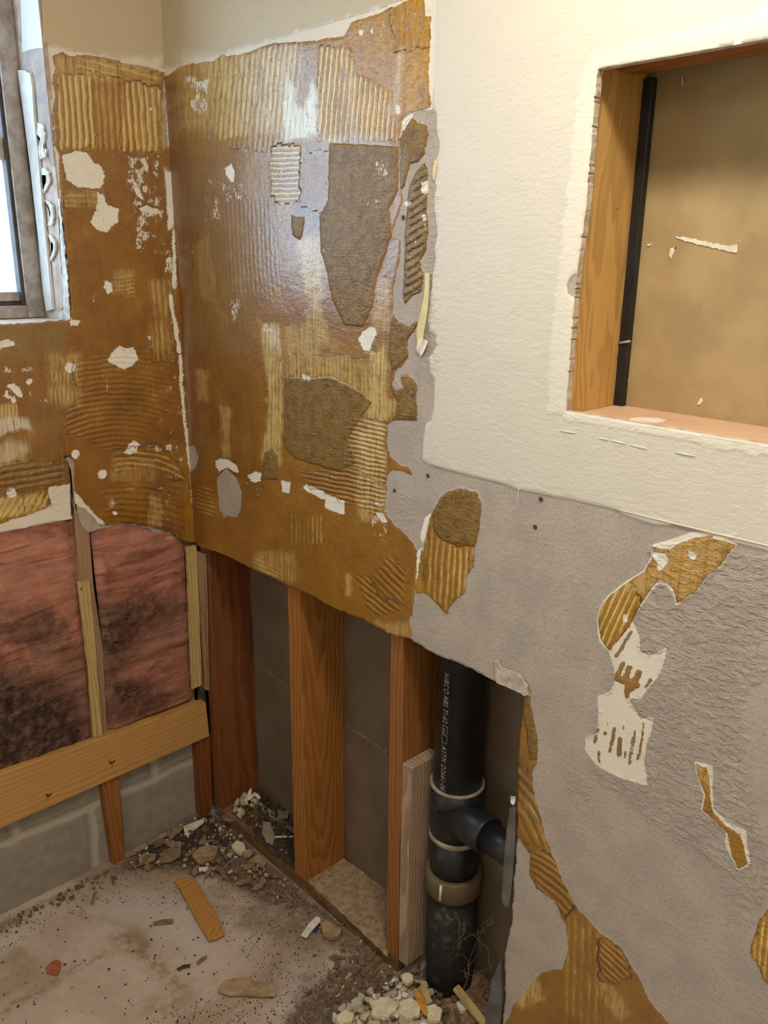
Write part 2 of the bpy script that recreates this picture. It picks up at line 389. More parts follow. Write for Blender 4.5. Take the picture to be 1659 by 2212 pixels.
def box(name, lo, hi, mat, parent=None, bevel=.0015, axis='Z', sub=0, jit=0, seed=1):
    """box whose local Z runs along `axis`, origin at its low end"""
    lo = Vector(lo); hi = Vector(hi); c = (lo+hi)/2; d = hi-lo
    R = {'Z': Matrix.Identity(3), 'X': Matrix(((0, 0, 1), (0, 1, 0), (-1, 0, 0))), 'Y': Matrix(((1, 0, 0), (0, 0, 1), (0, -1, 0)))}[axis]
    Lz = {'Z': d.z, 'X': d.x, 'Y': d.y}[axis]
    dx = {'Z': d.x, 'X': d.z, 'Y': d.x}[axis]; dy = {'Z': d.y, 'X': d.y, 'Y': d.z}[axis]
    bm = bmesh.new(); bmesh.ops.create_cube(bm, size=1)
    for v in bm.verts: v.co = Vector((v.co.x*dx, v.co.y*dy, v.co.z*Lz))
    if sub:
        bmesh.ops.subdivide_edges(bm, edges=bm.edges, cuts=sub, use_grid_fill=True)
        rn = random.Random(seed)
        for v in bm.verts: v.co += Vector([rn.uniform(-jit, jit) for _ in range(3)])
    o = fin(bm, name, mat, parent, bevel=bevel)
    mw = Matrix.Translation(c) @ R.to_4x4()
    if parent: o.matrix_parent_inverse = parent.matrix_basis.inverted()
    o.matrix_basis = mw
    return o
def jag(pts, step, amp, seed, closed=True):
    rn = random.Random(seed); out = []
    n = len(pts)
    for i in range(n if closed else n-1):
        a = np.array(pts[i], float); b = np.array(pts[(i+1) % n], float); L = np.linalg.norm(b-a)
        k = max(1, int(L/step)); out.append(a)
        nrm = np.array([-(b-a)[1], (b-a)[0]])/max(L, 1e-6)
        for j in range(1, k): out.append(a+(b-a)*j/k+nrm*rn.uniform(-amp, amp))
    if not closed: out.append(np.array(pts[-1], float))
    return [tuple(p) for p in out]
def slab(name, pts, axis, v, thick, mat, parent=None, jit=0, step=10, seed=0, bevel=0, px=True, clampx=None):
    """outline traced on the plane axis=v, given real thickness towards +axis (thick may be negative)"""
    if jit: pts = jag(pts, step, jit, seed)
    P = [Vector(at(p[0], p[1], axis, v)) for p in pts] if px else [Vector(p) for p in pts]
    if clampx is not None:
        for p in P: p.x = min(p.x, clampx)
    org = sum(P, Vector())/len(P)
    bm = bmesh.new(); d = Vector((0, 0, 0)); d[axis] = thick
    a = [bm.verts.new(p-org) for p in P]; b = [bm.verts.new(p-org+d) for p in P]
    bm.faces.new(a); bm.faces.new(b[::-1])
    for i in range(len(P)):
        j = (i+1) % len(P); bm.faces.new((a[i], b[i], b[j], a[j]))
    bmesh.ops.triangulate(bm, faces=[f for f in bm.faces if len(f.verts) > 4])
    o = fin(bm, name, mat, parent, bevel=bevel)
    mw = Matrix.Translation(org)
    if parent: o.matrix_parent_inverse = parent.matrix_basis.inverted()
    o.matrix_basis = mw
    return o
def tube(name, pts, r, mat, parent=None, n=10, smooth_=True):
    pts = [Vector(p) for p in pts]; rr = r if isinstance(r, (list, tuple)) else [r]*len(pts)
    org = pts[0].copy(); bm = bmesh.new(); rings = []
    for i, p in enumerate(pts):
        t = (pts[min(i+1, len(pts)-1)]-pts[max(i-1, 0)]).normalized()
        u = t.orthogonal().normalized() if i == 0 else (u-t*u.dot(t)).normalized()
        w = t.cross(u)
        rings.append([bm.verts.new(p-org+(u*math.cos(k*2*math.pi/n)+w*math.sin(k*2*math.pi/n))*rr[i]) for k in range(n)])
    for a, b in zip(rings, rings[1:]):
        for k in range(n): bm.faces.new((a[k], a[(k+1) % n], b[(k+1) % n], b[k]))
    bm.faces.new(rings[0][::-1]); bm.faces.new(rings[-1])
    o = fin(bm, name, mat, parent, smooth_)
    if parent: o.matrix_parent_inverse = parent.matrix_basis.inverted()
    o.matrix_basis = Matrix.Translation(org)
    if smooth_:
        for p in o.data.polygons:
            if len(p.vertices) > 4: p.use_smooth = False
    return o
def sheet(name, us, vs, toP, inside, fields, disp, thick, tdir, mat, extra=None, parent=None):
    """wallboard face: grid over (u,v), cut to an outline, displaced and given thickness"""
    U, V = np.meshgrid(us, vs, indexing='ij'); nu, nv = U.shape
    uv = np.stack([U.ravel(), V.ravel()], 1)
    cell = np.minimum(np.gradient(us)[:, None]*np.ones(nv), np.gradient(vs)[None, :]*np.ones((nu, 1))).ravel()
    sd = inside(uv)
    e = .0005
    near = np.abs(sd) < cell*.52
    k = np.where(near)[0]
    for _ in range(2):
        s0 = inside(uv[k]); gx = (inside(uv[k]+[e, 0])-s0)/e; gy = (inside(uv[k]+[0, e])-s0)/e
        g2 = np.maximum(gx*gx+gy*gy, .3)
        uv[k, 0] -= s0*gx/g2; uv[k, 1] -= s0*gy/g2
    sd[k] = 0
    keepv = (sd > -1e-9).reshape(nu, nv)
    P = toP(uv)
    pix = project(P)
    att = fields(pix, P)
    P = P + tdir*disp(pix, att, P)[:, None]
    idx = np.arange(nu*nv).reshape(nu, nv)
    quads = np.stack([idx[:-1, :-1], idx[1:, :-1], idx[1:, 1:], idx[:-1, 1:]], -1).reshape(-1, 4)
    kv = keepv.ravel(); quads = quads[kv[quads].all(1)]
    used = np.zeros(nu*nv, bool); used[quads.ravel()] = True
    remap = -np.ones(nu*nv, np.int64); remap[used] = np.arange(used.sum())
    F = remap[quads]; Pf = P[used]; n0 = len(Pf)
    # boundary edges
    E = np.concatenate([F[:, [0, 1]], F[:, [1, 2]], F[:, [2, 3]], F[:, [3, 0]]]); key = np.sort(E, 1); kk = key[:, 0]*n0+key[:, 1]
    _, inv, cnt = np.unique(kk, return_inverse=True, return_counts=True)
    B = E[cnt[inv.ravel()] == 1]
    bv = np.unique(B.ravel()); bm_ = -np.ones(n0, np.int64); bm_[bv] = np.arange(len(bv))+n0
    Pb = Pf[bv] - tdir*thick
    side = np.stack([B[:, 1], B[:, 0], bm_[B[:, 0]], bm_[B[:, 1]]], 1)
    allP = np.concatenate([Pf, Pb]); allF = np.concatenate([F, side])
    org = allP[0]*0
    me = bpy.data.meshes.new(name)
    me.vertices.add(len(allP)); me.vertices.foreach_set('co', allP.astype(np.float32).ravel())
    me.loops.add(len(allF)*4); me.loops.foreach_set('vertex_index', allF.ravel().astype(np.int32))
    me.polygons.add(len(allF)); me.polygons.foreach_set('loop_start', np.arange(0, len(allF)*4, 4, dtype=np.int32))
    me.polygons.foreach_set('use_smooth', np.concatenate([np.ones(len(F), bool), np.zeros(len(side), bool)]))
    me.materials.append(mat); me.materials.append(M_CORE)
    me.polygons.foreach_set('material_index', np.concatenate([np.zeros(len(F), np.int32), np.ones(len(side), np.int32)]))
    me.update(calc_edges=True)
    for kname, arr in att.items():
        a = me.attributes.new(kname, 'FLOAT', 'POINT'); a.data.foreach_set('value', np.concatenate([arr[used], arr[used][bv]]).astype(np.float32))
    return link(name, me, None, parent)
def fields_from(Lst, pix, P, defaults, seed, amp=2.4):
    """Lst: (field, kind, data, params)"""
    n = len(pix); W = warp(pix, amp, seed); W3 = warp(pix, 7., seed+20); W3 = W3+3.*np.stack([fbm(pix[:, 0]/6, pix[:, 1]/30, 51, 2), fbm(pix[:, 0]/9, pix[:, 1]/6, 53, 2)], 1); W2 = warp(pix, 1.0, seed+40)
    A = {k: np.full(n, v, float) for k, v in defaults.items()}
    for it in Lst:
        f = it[0]
        if f == 'zone':      # ridge zone: poly, (mode,a,b), period, ramp, rh
            _, poly, md, per, ra, rh = it
            d = sdf(W3, poly); s = smooth(d, -4, 7)
            if md[0] == 'arc':
                ph = np.hypot(pix[:, 0]-md[1], (pix[:, 1]-md[2])*md[3])/per
            else: ph = (pix[:, 0]*md[1]+pix[:, 1]*md[2])/per
            A['phase'] = np.where(d > -4, ph, A['phase'])
            A['ramp'] = np.where(d > -4, ra*s, A['ramp']); A['rh'] = np.where(d > -4, rh*s, A['rh'])
        elif f in ('light', 'tone', 'white', 'crumb', 'smear', 'speck'):   # soft strength
            _, poly, val, soft = it
            d = sdf(W3 if f != 'tone' else W, poly); s = smooth(d, -soft*.5, soft)
            A[f] = A[f]*(1-s)+val*s
        else:
            _, typ, data = it[:3]
            if typ == 'p': d = sdf(W, data)
            elif typ == 'pp': d = sdf(W2, data)
            elif typ == 'c': d = caps(W, data[0], data[1], data[2])
            elif typ == 'not': d = None; A[f] = np.minimum(A[f], -sdf(W, data))
            if d is not None: A[f] = np.maximum(A[f], d)
    A['speck'] = A['speck']*(.4+.75*smooth(fbm(pix[:, 0]/13, pix[:, 1]/17, seed+60, 3), -.35, .35))
    return A
def rect(x0, y0, x1, y1): return [(x0, y0), (x1, y0), (x1, y1), (x0, y1)]
def blob(x, y, r, s=1.): return [(x+r*s*math.cos(a), y+r*math.sin(a)) for a in np.linspace(0, 2*math.pi, 9)[:-1]]
# ------------------------------------------------------------------ what is on the right wall (traced outlines, in photo pixels)
DEF = dict(adh=-30, chip=-30, dark=-30, cream=-30, paint=-30, light=0, phase=0, ramp=0, rh=0, speck=0, tone=.4, white=0, gray=-30, crumb=.12, smear=0)
R_PAINT = [(944,-60),(943,0),(940,100),(938,236),(944,241),(945,290),(951,308),(948,336),(939,355),(937,387),(945,400),(939,425),(940,460),(947,506),(940,536),(943,560),(936,593),(936,607),(930,647),(926,700),(928,715),(943,723),(944,745),(936,764),(928,770),(929,797),(930,803),(939,818),(939,875),(933,910),(922,916),(917,942),(914,994),(925,1001),(982,1017),(1080,1042),(1119,1056),(1238,1079),(1334,1101),(1350,1112),(1377,1121),(1421,1133),(1457,1133),(1492,1141),(1540,1156),(1588,1171),(1636,1181),(1659,1189),(1760,1214),(3800,1560),(3800,-4000),(944,-4000)]
R_TOP = [(300,170),(352,151),(396,143),(600,84),(860,6),(905,-8),(944,-20),(944,-4000),(300,-4000)]
R_ADH = [(330,170),(352,165),(372,160),(396,140),(433,129),(440,124),(448,133),(463,134),(478,120),(482,112),(488,122),(520,119),(545,112),(560,104),(602,93),(640,91),(676,90),(700,84),(747,77),(755,60),(762,47),(790,38),(818,32),(840,18),(863,11),(890,-8),(912,-20),(915,0),(919,37),(932,35),(930,105),(927,150),(930,205),(934,228),(920,236),(893,243),(867,258),(868,290),(864,330),(863,370),(867,412),(872,428),(866,448),(853,479),(846,512),(866,520),(867,536),(859,580),(849,623),(848,675),(862,695),(883,707),(897,692),(905,694),(896,712),(882,732),(884,770),(870,791),(855,800),(847,832),(858,845),(872,836),(866,812),(880,806),(901,829),(901,907),(870,905),(849,907),(838,916),(835,954),(841,985),(867,1006),(884,1011),(891,1029),(881,1023),(852,1014),(838,1023),(834,1069),(834,1113),(852,1133),(875,1153),(892,1174),(899,1185),(897,1272),(891,1330),(884,1332),(890,1359),(890,1390),(880,1420),(330,1250)]
R_ISL1 = [(866,300),(872,266),(888,256),(907,268),(922,272),(926,290),(918,330),(905,346),(886,353),(876,400),(866,410)]
R_ISL2 = [(916,352),(924,363),(925,387),(923,430),(925,498),(921,539),(907,561),(913,588),(914,607),(910,629),(888,639),(874,658),(870,639),(874,593),(876,498),(880,444),(887,401),(897,376)]
R_B2 = [(936,1107),(951,1078),(968,1062),(997,1055),(1032,1063),(1040,1087),(1038,1110),(1035,1142),(1026,1185),(1023,1223),(1011,1243),(1006,1280),(980,1298),(965,1327),(942,1304),(913,1278),(914,1243),(916,1185),(925,1127)]
R_B2D = [(936,1107),(951,1078),(968,1062),(997,1055),(1032,1063),(1040,1087),(1035,1142),(1025,1180),(1008,1177),(991,1181),(975,1172),(959,1168),(948,1156),(939,1144)]
R_B3 = [(1128,1497),(1143,1500),(1150,1540),(1163,1600),(1160,1650),(1150,1665),(1153,1719),(1166,1760),(1175,1800),(1190,1840),(1212,1894),(1242,1957),(1290,2009),(1342,2049),(1381,2112),(1401,2156),(1445,2212),(1500,2300),(1070,2330),(1085,2212),(1091,2212),(1115,2164),(1130,2150),(1171,2100),(1214,2093),(1230,2049),(1222,1997),(1199,1946),(1159,1918),(1143,1886),(1147,1846),(1123,1814),(1100,1800),(1100,1500)]
R_T1 = [(1411,1175),(1457,1163),(1489,1151),(1516,1147),(1556,1159),(1594,1175),(1572,1203),(1560,1222),(1528,1246),(1509,1274),(1461,1310),(1455,1290),(1441,1266),(1425,1260),(1401,1286),(1383,1314),(1366,1338),(1381,1373),(1383,1409),(1405,1417),(1441,1397),(1437,1421),(1425,1457),(1401,1485),(1385,1510),(1358,1508),(1366,1524),(1385,1552),(1398,1550),(1411,1550),(1409,1576),(1397,1608),(1391,1648),(1397,1671),(1399,1697),(1370,1690),(1338,1679),(1305,1662),(1286,1651),(1264,1620),(1266,1592),(1290,1584),(1294,1540),(1290,1504),(1318,1493),(1330,1469),(1326,1441),(1316,1409),(1294,1385),(1290,1338),(1298,1306),(1314,1286),(1354,1254),(1389,1234),(1409,1199)]
R_G1 = [(1412,1182),(1450,1186),(1470,1172),(1500,1162),(1540,1158),(1590,1177),(1570,1203),(1558,1222),(1528,1244),(1508,1272),(1462,1306),(1460,1284),(1450,1262),(1425,1250),(1400,1280),(1380,1315),(1362,1350),(1345,1372),(1330,1390),(1318,1406),(1300,1380),(1293,1338),(1300,1308),(1320,1286),(1358,1256),(1392,1236),(1412,1202)]
R_T2 = [(1499,1644),(1516,1648),(1541,1652),(1540,1699),(1542,1747),(1572,1775),(1612,1795),(1614,1826),(1622,1862),(1616,1872),(1594,1880),(1576,1846),(1566,1826),(1568,1799),(1544,1775),(1514,1751),(1520,1719),(1507,1679)]
R_T3 = [(1665,1955),(1640,1990),(1630,2020),(1620,2055),(1640,2090),(1652,2120),(1700,2135),(1750,2080),(1740,1990)]
R_L = []
def add(*a): R_L.append(a)
add('paint', 'pp', R_PAINT); add('paint', 'pp', R_TOP)
add('paint', 'not', [(1252,590),(1243,592),(1233,600),(1225,615),(1227,632),(1239,642),(1250,640)])
add('cream', 'p', [(340,150),(600,84),(860,4),(944,-20),(944,100),(936,236),(905,240),(860,262),(800,200),(700,180),(400,230),(340,260)])
for q in (R_ADH, R_ISL1, R_ISL2, R_B2, R_B3): add('adh', 'p', q)
add('adh', 'pp', R_G1); add('adh', 'pp', R_T3)
add('adh', 'pp', [(1503,1650),(1530,1658),(1534,1700),(1538,1750),(1568,1782),(1600,1802),(1607,1830),(1616,1864),(1596,1876),(1584,1850),(1572,1800),(1544,1772),(1518,1748),(1526,1719),(1510,1679)])
add('adh', 'p', [(899,1187),(914,1190),(912,1240),(911,1280),(900,1284),(896,1240)])
add('cream', 'pp', R_T1); add('cream', 'pp', R_T2)
for a, b, r in [((1328,1573),(1319,1622),3.5),((1341,1595),(1338,1628),4.5),((1372,1580),(1361,1648),3.2),((1393,1562),(1379,1640),2.6),((1288,1590),(1286,1603),4),((1296,1622),(1294,1645),3),((1352,1624),(1352,1636),2.5),((1308,1582),(1308,1586),3),((1293,1572),(1293,1577),3),((1314,1563),(1315,1565),2),((1349,1568),(1349,1573),2),
        ((1364,1364),(1332,1418),3),((1347,1430),(1334,1458),5),((1360,1440),(1352,1466),5),((1380,1452),(1366,1486),7),((1337,1464),(1375,1480),8),((1356,1480),(1354,1502),5),((1405,1466),(1397,1484),3),((850,1196),(852,1200),2)]: add('adh', 'c', (a, b, r))
for q in ([(1405,1193),(1440,1196),(1446,1210),(1432,1230),(1418,1236),(1422,1215)], [(1347,1326),(1357,1328),(1356,1345),(1347,1342)], [(1486,1188),(1506,1196),(1500,1210),(1488,1206)]): add('chip', 'pp', q)
# gypsum and paper chips on the adhesive
for q in ([(775,730),(785,715),(800,705),(812,708),(815,722),(803,742),(799,758),(785,755)], [(487,362),(500,352),(508,370),(505,395),(498,392),(489,380)],
          [(700,1065),(720,1072),(745,1082),(745,1112),(722,1106),(700,1096),(705,1080),(664,1062),(655,1052),(672,1050)], [(608,1038),(628,1042),(626,1066),(610,1062)],
          [(535,1026),(552,1018),(566,1022),(564,1040),(545,1042)], [(466,995),(476,990),(495,992),(512,1004),(517,1022),(508,1020),(495,1010),(482,1012),(474,1020),(468,1008)],
          [(911,393),(925,390),(926,415),(918,420),(911,412)], [(916,460),(922,462),(921,478),(914,476)], [(876,432),(890,438),(882,446),(873,442)],
          [(870,258),(884,244),(898,240),(888,258),(874,282),(864,300)], [(855,224),(866,226),(865,248),(856,244)], [(652,1052),(662,1046),(700,1062),(690,1070)],
          [(812,1105),(828,1110),(838,1128),(826,1130)], [(924,1108),(932,1106),(920,1160),(913,1178),(908,1160),(914,1126)], [(912,1180),(908,1210),(903,1240),(900,1260),(899,1230),(902,1190)]): add('chip', 'pp', q)
add('dark', 'p', [(714,310),(859,318),(860,410),(840,450),(846,505),(835,540),(815,600),(805,660),(785,705),(745,700),(720,650),(710,600),(695,540),(691,467),(712,430)])
add('dark', 'p', [(613,815),(660,818),(714,815),(770,841),(803,868),(773,912),(751,946),(770,998),(732,1017),(639,991),(615,961),(615,886)])
add('dark', 'p', [(572,976),(590,967),(602,983),(602,1036),(568,1036)])
add('dark', 'p', [(631,463),(645,470),(658,467),(657,495),(650,519),(635,508)])
add('dark', 'p', [(848,812),(872,840),(890,812),(903,830),(901,907),(849,907),(860,870),(846,840)])
for q in (R_ISL1, R_ISL2): add('dark', 'p', q)
add('dark', 'pp', R_B2D); add('dark', 'p', [(850,680),(905,694),(880,735),(882,770),(850,800),(843,770),(846,720)])
add('dark', 'p', [(1100,1500),(1143,1500),(1150,1540),(1163,1600),(1160,1640),(1145,1640),(1140,1580),(1130,1540)])
add('gray', 'pp', [(469,1032),(489,1010),(512,1032),(523,1062),(521,1103),(512,1118),(489,1114),(475,1103)])
add('gray', 'pp', [(405,966),(420,962),(429,985),(424,1010),(408,1022)])
# tone
add('tone', rect(640,-40,960,300), .75, 60); add('tone', rect(850,-40,960,330), 1., 30); add('tone', rect(380,90,700,330), .5, 30)
add('tone', rect(360,330,620,900), .18, 30); add('tone', rect(350,700,560,1300), .12, 20); add('tone', rect(420,1050,900,1400), .42, 40)
add('tone', rect(520,330,860,720), .3, 30); add('tone', [(360,180),(400,180),(425,700),(440,1190),(415,1190),(385,700)], -.35, 14); add('smear', [(372,330),(425,330),(450,1180),(425,1190),(395,800)], -.0, 10); add('tone', R_B2, .5, 4); add('tone', R_G1, .75, 4); add('tone', R_T2, .75, 4); add('tone', R_T3, .9, 4); add('tone', R_B3, .42, 10)
add('tone', [(899,1187),(914,1190),(912,1240),(911,1280),(900,1284),(896,1240)], 1.2, 3)
# scraped, thin adhesive
for q, v, s in (([(557,688),(609,700),(613,830),(613,961),(612,1010),(568,1000),(568,972),(579,849)], .95, 8), ([(609,700),(700,690),(700,760),(840,790),(838,900),(770,850),(700,815),(613,812)], .55, 15),
                ([(800,760),(842,740),(838,900),(832,1000),(800,1040),(790,900)], .85, 10), ([(635,520),(695,500),(700,640),(690,700),(660,640),(650,580)], .85, 12),
                ([(470,870),(500,880),(500,990),(480,985)], .7, 6), ([(588,318),(650,318),(650,437),(588,437)], 0, 4), ([(660,670),(700,660),(710,720),(740,760),(660,740)], .6, 12),
                (rect(380,110,640,290), .55, 20), (rect(800,600,846,720), .5, 12), (rect(425,800,455,870), .6, 6), (rect(770,930,835,1130), .75, 15),
                (rect(545,1190,640,1260), .6, 12), ([(420,530),(450,500),(470,600),(460,660),(430,640)], .5, 10), (rect(650,540,700,600), .7, 10),
                ([(745,1240),(760,1240),(765,1290),(750,1290)], .8, 5), ([(1090,2040),(1130,2050),(1160,2110),(1180,2160),(1130,2180),(1095,2160)], .9, 10), ([(1290,2100),(1330,2140),(1370,2190),(1340,2212),(1290,2150)], .6, 12),
                ([(1300,1290),(1500,1170),(1590,1175),(1500,1270)], .5, 10), (rect(800,1340,890,1400), .5, 8), (rect(835,860,870,905), .7, 8)):
    add('light', q, v, s)
for q, v, s in (([(616,185),(624,160),(632,175),(640,205),(650,230),(664,205),(676,165),(684,190),(692,215),(690,260),(684,292),(655,300),(616,312),(612,255)], .95, 10), ([(752,300),(757,130),(766,130),(772,300)], .2, 5), ([(858,120),(870,100),(876,120),(862,250),(850,250)], .45, 8), ([(576,700),(604,705),(606,760),(580,755)], .5, 10), ([(525,220),(531,222),(532,262),(526,262)], .7, 4)):
    add('white', q, v, s)
add('smear', [(395,280),(470,270),(475,330),(400,340)], .7, 14); add('smear', [(370,330),(560,320),(600,460),(590,640),(520,700),(400,640)], .45, 40); add('smear', rect(390,600,560,760), .4, 40)
# speckle (crumbs of gypsum left in the adhesive)
for q, v, s in ((rect(398,160,460,250), .9, 10), (rect(475,390,530,440), .7, 10), (rect(440,380,478,480), .75, 10), (rect(570,690,612,720), .9, 6), (rect(610,808,700,826), .95, 5),
                (rect(800,330,850,400), .7, 8), (rect(690,440,708,600), .55, 8), (rect(795,425,850,455), .75, 8), (rect(480,640,525,700), .75, 10), (rect(700,1015,740,1040), .7, 6), (rect(800,1040,850,1180), .65, 10),
                (rect(520,1040,560,1075), .7, 6), (rect(785,860,800,970), .6, 6), (rect(870,380,930,640), .55, 10), (rect(770,700,830,760), .7, 12), (rect(880,1140,900,1180), .8, 6), (rect(480,1110,500,1130), .9, 4), (rect(610,1100,640,1150), .55, 10),
                (rect(755,45,835,90), .75, 10), (rect(880,70,905,95), .8, 8), (rect(470,140,505,160), .8, 6), (rect(380,480,470,620), .45, 20), (rect(730,1290,900,1370), .45, 10), (rect(560,560,720,640), .4, 20)):
    add('speck', q, v, s)
# trowel ridges
Z = lambda q, md, per, ra, rh: add('zone', q, md, per, ra, rh)
Z([(385,130),(660,85),(660,300),(600,330),(400,300)], ('d', 1, .1), 11.2, .28, .45)
Z([(455,170),(560,160),(540,300),(460,300)], ('d', 1, .1), 11.2, .5, .45)
Z([(560,105),(655,92),(655,150),(640,240),(600,290),(565,200)], ('d', 1, .1), 11.2, .5, .45)
Z([(690,105),(750,95),(770,160),(850,200),(858,305),(690,310)], ('d', 1, .1), 11.2, .62, .4)
Z([(690,105),(745,100),(735,200),(725,305),(688,308)], ('d', 1, .1), 11.2, 1.0, .4)
Z([(840,20),(925,-20),(930,100),(860,110)], ('d', 1, .2), 14, .12, .9)
Z([(588,318),(650,318),(650,437),(588,437)], ('d', .04, 1), 11, 1.0, .3)
Z([(650,330),(712,330),(700,460),(655,450)], ('d', 1, .03), 8, .12, .2)
Z([(480,430),(590,430),(620,640),(500,650)], ('arc', 1100, 300, .35), 9, .15, .2)
Z([(560,690),(612,700),(613,961),(568,972),(579,849)], ('d', 1, .03), 8, .35, .3)
Z([(613,760),(842,780),(838,870),(770,845),(613,815)], ('d', 1, .0), 8.5, .3, .4)
Z([(800,760),(840,760),(838,1000),(800,1000)], ('d', 1, .02), 8.5, .45, .4)
Z([(760,900),(838,915),(832,1000),(842,1060),(800,1110),(730,1060),(750,950)], ('d', -.22, 1), 10, .38, .8)
Z([(640,1020),(760,1010),(838,1060),(820,1110),(680,1060)], ('d', -.2, 1), 10, .15, 1.)
Z([(540,1195),(600,1225),(620,1265),(560,1240)], ('d', -.45, 1), 9, .5, .3)
Z([(425,1040),(470,1050),(470,1120),(425,1110)], ('d', -.3, 1), 9, .45, .4)
Z([(765,1240),(860,1250),(870,1320),(800,1330)], ('d', -.6, .8), 11, .05, 1.2)
Z([(800,1240),(850,1200),(880,1240),(870,1300),(830,1290)], ('d', .7, -.7), 12, .05, 1.)
Z([(620,1110),(700,1110),(700,1180),(620,1180)], ('d', 1, 0), 9, .3, .4)
Z(R_B2, ('d', 1, .06), 13, .5, .4); Z(R_B2D, ('d', 1, .06), 13, 0, .1)
Z([(1290,1290),(1360,1250),(1385,1300),(1318,1406),(1295,1380)], ('d', 1, .45), 15, .6, .5)
Z([(1140,1840),(1190,1840),(1250,1955),(1225,1990),(1160,1915)], ('arc', 1000, 2150, 1.), 13, .15, 1.3)
Z([(1215,1990),(1245,1960),(1300,2020),(1300,2212),(1205,2212),(1215,2090)], ('d', 1, .02), 16, .3, .5)
Z([(1296,2030),(1345,2052),(1365,2110),(1330,2125),(1296,2110)], ('d', -.75, .8), 12, .3, 1.5)
Z([(1100,1640),(1150,1665),(1180,1800),(1200,1850),(1120,1810)], ('arc', 900, 1900, 1.), 17, .25, 1.)
Z(R_ISL2, ('d', .55, .9), 16, .05, 1.6); Z(R_T3, ('d', 1, .1), 13, .6, .3)
# crumbled, rough grey board
add('crumb', [(1285,1340),(1320,1420),(1280,1560),(1260,1600),(1290,1680),(1420,1790),(1520,1850),(1640,1960),(1680,1900),(1620,1700),(1610,1500),(1720,1400),(1720,1200),(1580,1190),(1450,1310),(1390,1290)], 1.0, 14)
add('crumb', rect(905,240,950,800), .45, 10); add('crumb', rect(860,1060,900,1130), .6, 10); add('crumb', rect(1560,1900,1640,2000), .6, 15); add('crumb', [(1210,1650),(1290,1690),(1260,1760),(1220,1720)], .5, 10)
add('crumb', R_T1, .05, 4); add('crumb', R_ADH, .25, 6); add('crumb', [(1400,1180),(1600,1150),(1510,1290),(1440,1330),(1400,1270)], 1.1, 6); add('crumb', R_T2, .8, 3); add('crumb', R_T3, .6, 5); add('light', rect(1410,1160,1600,1300), .45, 20); add('light', rect(1500,1640,1630,1700), .5, 8); add('crumb', rect(850,0,935,240), .6, 14); add('crumb', R_B2D, .5, 6)
add('smear', [(300,200),(352,150),(600,83),(860,5),(944,-20),(944,-900),(300,-900)], 1., 2)
add('light', [(1293,148),(1700,55),(1700,10),(1280,118),(1256,160),(1235,330),(1218,500),(1200,640),(1190,760),(1180,900),(1225,893),(1260,500)], .75, 4)
add('light', [(1225,890),(1700,975),(1700,995),(1216,905)], .8, 3)
def r_fields(pix, P):
    A = fields_from(R_L, pix, P, DEF, 11)
    A['paint'] = np.maximum(A['paint'], np.where((P[:, 2] > 1.35) & (P[:, 0] > 1.56), 30, -30))
    A['cream'] = np.where(A['paint'] > 3, -30, A['cream'])
    A['adh'] = np.where((A['paint'] > 0), -30, A['adh'])
    A['chip'] = np.where(A['paint'] > 3, -30, A['chip'])
    return A
def w_disp(pix, A, P):
    h = .0022*smooth(A['paint'], -.6, .8)+.0010*smooth(A['adh'], -.8, 1.2)*(1-smooth(A['gray'], -1, 1))+.0007*smooth(A['dark'], -2, 6)
    h = h-.0006*smooth(A['chip'], -1, 1)+.0010*smooth(A['cream'], -.8, .8)*(1-smooth(A['paint'], -2, 0))
    q = P[:, [0, 2]]+P[:, [1, 1]]
    h = h+A['crumb']*.0016*fbm(q[:, 0]*120, q[:, 1]*200, 5, 3)+.0007*fbm(q[:, 0]*14, q[:, 1]*14, 9, 2)
    h = h+.0009*smooth(A['dark'], -1, 3)*fbm(q[:, 0]*90, q[:, 1]*140, 15, 3)
    # folded drywall tape bead along the paint's lower edge is part of its thickness
    return h
# ------------------------------------------------------------------ left wall
L_L = []
def addl(*a): L_L.append(a)
addl('paint', 'pp', [(88,97),(96,99),(118,103),(200,118),(285,138),(352,152),(420,150),(420,-3000),(-3000,-3000),(-3000,97)])
addl('adh', 'p', [(112,122),(135,113),(150,122),(200,118),(285,138),(350,155),(420,160),(430,1180),(360,1160),(289,1136),(230,1133),(205,1110),(160,1060),(150,1000),(150,1045),(120,1050),(100,1055),(110,1090),(60,1112),(0,1130),(-600,1260),(-600,700),(0,700),(152,690),(146,570),(132,440),(126,330),(117,315),(112,250),(118,200),(112,180),(120,150)])
addl('cream', 'p', [(85,97),(200,118),(350,150),(430,160),(430,1200),(-600,1400),(-600,700),(0,700),(140,690)])
for q in ([(131,335),(161,326),(187,329),(203,351),(218,358),(226,383),(218,405),(206,408),(165,405),(142,389)], [(209,415),(222,421),(231,443),(260,453),(253,478),(234,500),(215,500),(195,481),(206,453)],
          [(241,758),(256,746),(272,752),(289,749),(298,771),(289,789),(268,798),(250,790),(232,780)], blob(150,794,13), [(278,962),(290,950),(301,958),(296,974),(276,982),(266,978)], blob(220,1024,10), blob(24,1063,11), blob(163,981,10),
          [(300,450),(318,443),(345,455),(348,463),(325,462),(308,458)], [(286,396),(302,408),(312,432),(300,428),(288,410)], [(226,606),(240,610),(243,630),(232,636),(224,622)], [(0,737),(14,733),(32,738),(30,748),(10,750),(0,755)],
          blob(62,825,7), [(12,830),(30,828),(45,845),(50,862),(36,856)], [(150,690),(172,692),(168,704),(152,702)], blob(247,1024,3), blob(247,1108,5), [(355,370),(371,368),(374,420),(374,480),(362,500),(358,440)], [(352,172),(362,176),(370,240),(371,300),(362,318),(357,240)]):
    addl('chip', 'p', q)
